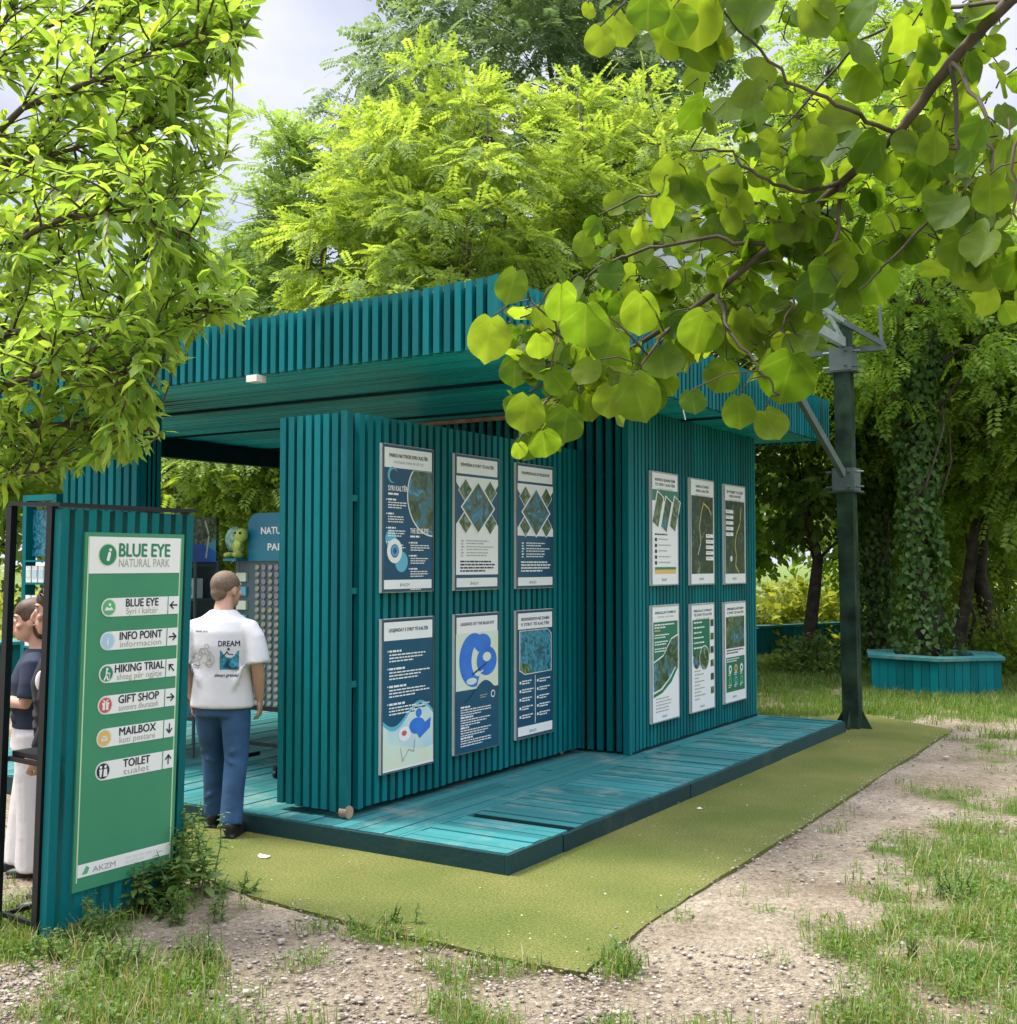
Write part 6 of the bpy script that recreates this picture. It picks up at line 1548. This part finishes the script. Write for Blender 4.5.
for li in limbs:
    pts3 = [at(*p) for p in li]; sm = []
    for i in range(len(pts3) - 1):
        for k in range(4): sm.append(pts3[i].lerp(pts3[i + 1], k / 4) + Vector((random.gauss(0, .008), random.gauss(0, .008), random.gauss(0, .008))))
    sm.append(pts3[-1]); n = len(sm); b.tube(sm, [max(.005, .021 * (1 - .85 * (i / (n - 1)) ** .55)) for i in range(n)], 7)
    twig(sm[-2], sm[-1] - sm[-3], .22)
    for i in range(4, n):
        for rep in range(4):
            dirn = (sm[i] - sm[i - 1]).normalized() * .8 + Vector((random.gauss(0, .55), random.gauss(0, .55), random.gauss(.15, .5)))
            for tries in range(4):
                if twig(sm[i], dirn, random.uniform(.16, .42) / (1 + tries * .5)): break
                dirn += Vector((random.gauss(-.2, .5), random.gauss(-.1, .5), random.gauss(0, .5)))
b.build('trunk', M['twig'], ft, True)
P, D, N, S = map(np.array, (P, D, N, S)); px_, py_, _ = proj(P + D * S[:, None] * .8)
k = px_ < np.array([bound_x(y) for y in py_]) + 6
leaves_obj('crown', P[k], D[k], N[k], S[k], T_lance(.150), M['lf_fruit'], ft)
print('fruit leaves', k.sum())

# ------------------------------------------------------------------ round leaved tree whose branch hangs in from the right
random.seed(9)
rb0 = ground_at(1750, 2.1)
rt = thing('redbud_tree', 'overhanging branch of a tree with big round green leaves at the upper right', 'tree', rb0)
b = MB(); P, D, N, S = [], [], [], []
fork = at(1500, -260, 2.0)
b.tube(curve_pts(rb0 + Vector((0, 0, -.1)), fork, 0, 6, .01), [.09, .075, .07, .065, .06, .055, .05], 12)
def limb(pxs, r0_, r1_, n_sub=5):
    p3 = [at(*p) for p in pxs]; out = []
    for i in range(len(p3) - 1):
        for k_ in range(n_sub): out.append(p3[i].lerp(p3[i + 1], k_ / n_sub) + Vector((random.gauss(0, .003),) * 3))
    out.append(p3[-1]); n = len(out); b.tube(out, [r0_ + (r1_ - r0_) * (i / (n - 1)) ** .7 for i in range(n)], 8); return out
main = limb([(1500, -260, 2.0), (1180, -110, 1.95), (1010, 0, 2.0), (952, 61, 2.05), (896, 134, 2.1), (840, 184, 2.15), (773, 245, 2.2), (718, 290, 2.25), (673, 323, 2.3), (617, 357, 2.35), (570, 372, 2.4), (530, 392, 2.4)], .0145, .003)
subs = [[(773, 245, 2.2), (715, 238, 2.25), (650, 247, 2.3), (600, 266, 2.35), (565, 300, 2.4), (520, 318, 2.4)],
        [(840, 184, 2.15), (800, 195, 2.1), (760, 175, 2.1), (720, 150, 2.15), (690, 150, 2.2)],
        [(800, 222, 2.17), (740, 200, 2.3), (690, 190, 2.4), (640, 195, 2.5), (600, 215, 2.5)],
        [(896, 134, 2.1), (850, 110, 2.0), (790, 80, 2.0), (740, 30, 2.0), (690, -30, 2.0)],
        [(952, 61, 2.05), (985, 110, 1.9), (1000, 180, 1.85), (990, 240, 1.85)],
        [(952, 61, 2.05), (960, 150, 2.0), (930, 220, 2.0), (890, 260, 2.0), (860, 290, 2.0)],
        [(718, 290, 2.25), (730, 330, 2.15), (760, 370, 2.1), (780, 395, 2.1)],
        [(673, 323, 2.3), (650, 350, 2.2), (640, 380, 2.2)],
        [(840, 184, 2.15), (835, 240, 2.1), (800, 290, 2.1), (780, 330, 2.1)],
        [(617, 357, 2.35), (570, 340, 2.3), (530, 300, 2.3)],
        [(1180, -110, 1.95), (1060, 60, 1.7), (1010, 150, 1.7), (1020, 250, 1.7)],
        [(1010, 0, 2.0), (930, 10, 2.2), (860, 40, 2.3), (800, 110, 2.4), (770, 140, 2.4)],
        [(1010, 0, 2.0), (900, -40, 1.9), (800, -40, 1.9), (700, -45, 1.95), (610, -20, 2.1)],
        [(570, 372, 2.4), (540, 410, 2.35), (530, 430, 2.35)]]
allp = [(main, 10)] + [(limb(s_, .0048, .0018), 0) for s_ in subs]
def rleaf(base, axis, nrm, s_):
    P.append(tuple(base)); D.append(tuple(axis)); N.append(tuple(nrm)); S.append(s_)
TOCAM = -FH
def hang(p, s_):
    """leaf on its stalk, blade hanging and turned partly to the light"""
    out = Vector((random.gauss(0, 1), random.gauss(0, 1), random.gauss(-.2, .5))).normalized() * random.uniform(.015, .05); q = Vector(p) + out
    b.tube([p, Vector(p) + out * .6 + Vector((0, 0, .006)), q], [.0016, .0013, .0011], 5)
    ax = Vector((random.gauss(0, .5), random.gauss(0, .5), -1)).normalized() if random.random() < .75 else Vector((random.gauss(0, 1), random.gauss(0, 1), random.gauss(-.2, .4))).normalized()
    nr = TOCAM * random.uniform(.2, 1.1) + Vector((random.gauss(0, .5), random.gauss(0, .5), random.gauss(.35, .4)))
    rleaf(q, ax, nr, s_)
def r_ok(x, y):
    lo = float(np.interp(x, [450, 500, 520, 560, 600, 660, 700, 760, 800, 830, 870, 920, 960, 1017], [300, 390, 440, 450, 410, 390, 340, 370, 380, 310, 285, 255, 275, 300]))
    hi = float(np.interp(x, [450, 500, 545, 570, 610, 650, 690, 720, 1017], [340, 250, 230, 205, 180, 170, 140, -20, -60]))
    if y < 50 and 590 < x < 860: return True
    if 712 < x < 760 and 55 < y < 140: return False
    return hi < y < lo
for pts, i0 in allp:
    n = len(pts)
    for i in range(i0, n):
        x, y, dd = proj([tuple(pts[i])]); f_ = i / n
        for rep in range(3 if i0 == 0 else 2):
            for tr in range(5):
                q = pts[i] + Vector((random.gauss(0, .025), random.gauss(0, .025), random.gauss(-.02, .03))) + FH * (abs(random.gauss(.08, .06)) if i0 else random.uniform(.02, .20))
                x, y, _ = proj([tuple(q + Vector((0, 0, -.04)))])
                if r_ok(x[0], y[0]):
                    hang(q, random.choice((.034, .042, .050, .058, .070)) * random.uniform(.85, 1.1)); break
# the leaf clusters that stand out at the branch's tip
for x, y, r_ in ((490, 335, 24), (512, 285, 20), (526, 412, 22), (544, 442, 17), (566, 422, 22), (519, 450, 10), (540, 345, 16), (560, 300, 24), (585, 322, 26), (610, 345, 24), (636, 395, 26), (610, 400, 18), (663, 362, 22), (722, 374, 20), (788, 375, 28), (770, 424, 19), (740, 410, 18), (693, 400, 14), (558, 380, 16), (588, 372, 18), (700, 330, 24), (740, 330, 26), (640, 312, 26), (800, 345, 20), (872, 276, 32), (850, 262, 28), (815, 290, 24), (985, 300, 16), (1008, 312, 14), (965, 305, 14), (700, 15, 34), (752, 8, 28), (815, 18, 26), (648, 10, 20), (620, 28, 18), (600, 40, 16), (727, 108, 20), (680, 22, 18)):
    d_ = 2.15 if y > 60 else 1.9; s_ = 2 * r_ * d_ / F * .88; c = at(x, y, d_ + random.uniform(-.1, .1))
    ax = Vector((random.gauss(0, .35), random.gauss(0, .35), -1)).normalized(); nr = TOCAM + Vector((random.gauss(0, .3), random.gauss(0, .3), random.gauss(.25, .25)))
    bp = c - ax * s_ * .45; rleaf(bp, ax, nr, s_)
    tgt = min((p for pts, _ in allp for p in pts), key=lambda p: (p - bp).length); b.tube([bp, bp.lerp(tgt, .5) + Vector((0, 0, .012)), tgt], [.0012, .0015, .0018], 5)
b.build('trunk', M['twig'], rt, True)
tr_ = T_round(22); V_, F_ = leaves_geo(P, D, N, S, tr_)
# every blade gets its own width, fold along the midrib and curl
P_, D_, N_ = np.array([tuple(q) for q in P]), unit(np.array([tuple(q) for q in D])), np.array([tuple(q) for q in N]); nl, kv = len(P_), len(tr_[0])
B_ = unit(np.cross(N_, D_)); N2 = np.cross(D_, B_); lx, ly = tr_[0][:, 0][None], tr_[0][:, 1][None]
fold, curl, wid = rng.normal(.16, .16, (nl, 1)), rng.normal(.12, .16, (nl, 1)), rng.uniform(.82, 1.10, (nl, 1)); tw = rng.normal(0, .15, (nl, 1))
dz = np.abs(ly) * fold - curl * lx ** 2 + tw * lx * ly + .035 * np.sin(9 * lx + 6 * ly + rng.uniform(0, 6, (nl, 1)))
Sx = np.array(S)[:, None, None]
V_ = V_.reshape(nl, kv, 3) + Sx * (B_[:, None] * (ly * (wid - 1))[..., None] + N2[:, None] * dz[..., None])
oc = link('crown', fast_mesh('crown', V_.reshape(-1, 3), F_, M['lf_redbud'], smooth=True), rt)
uv = oc.data.uv_layers.new(name='blade'); loc2 = np.tile(tr_[0][:, :2], (len(P), 1)).astype(np.float32)
li_ = np.zeros(len(oc.data.loops), np.int32); oc.data.loops.foreach_get('vertex_index', li_); uv.data.foreach_set('uv', loc2[li_].ravel())
print('redbud leaves', len(P))
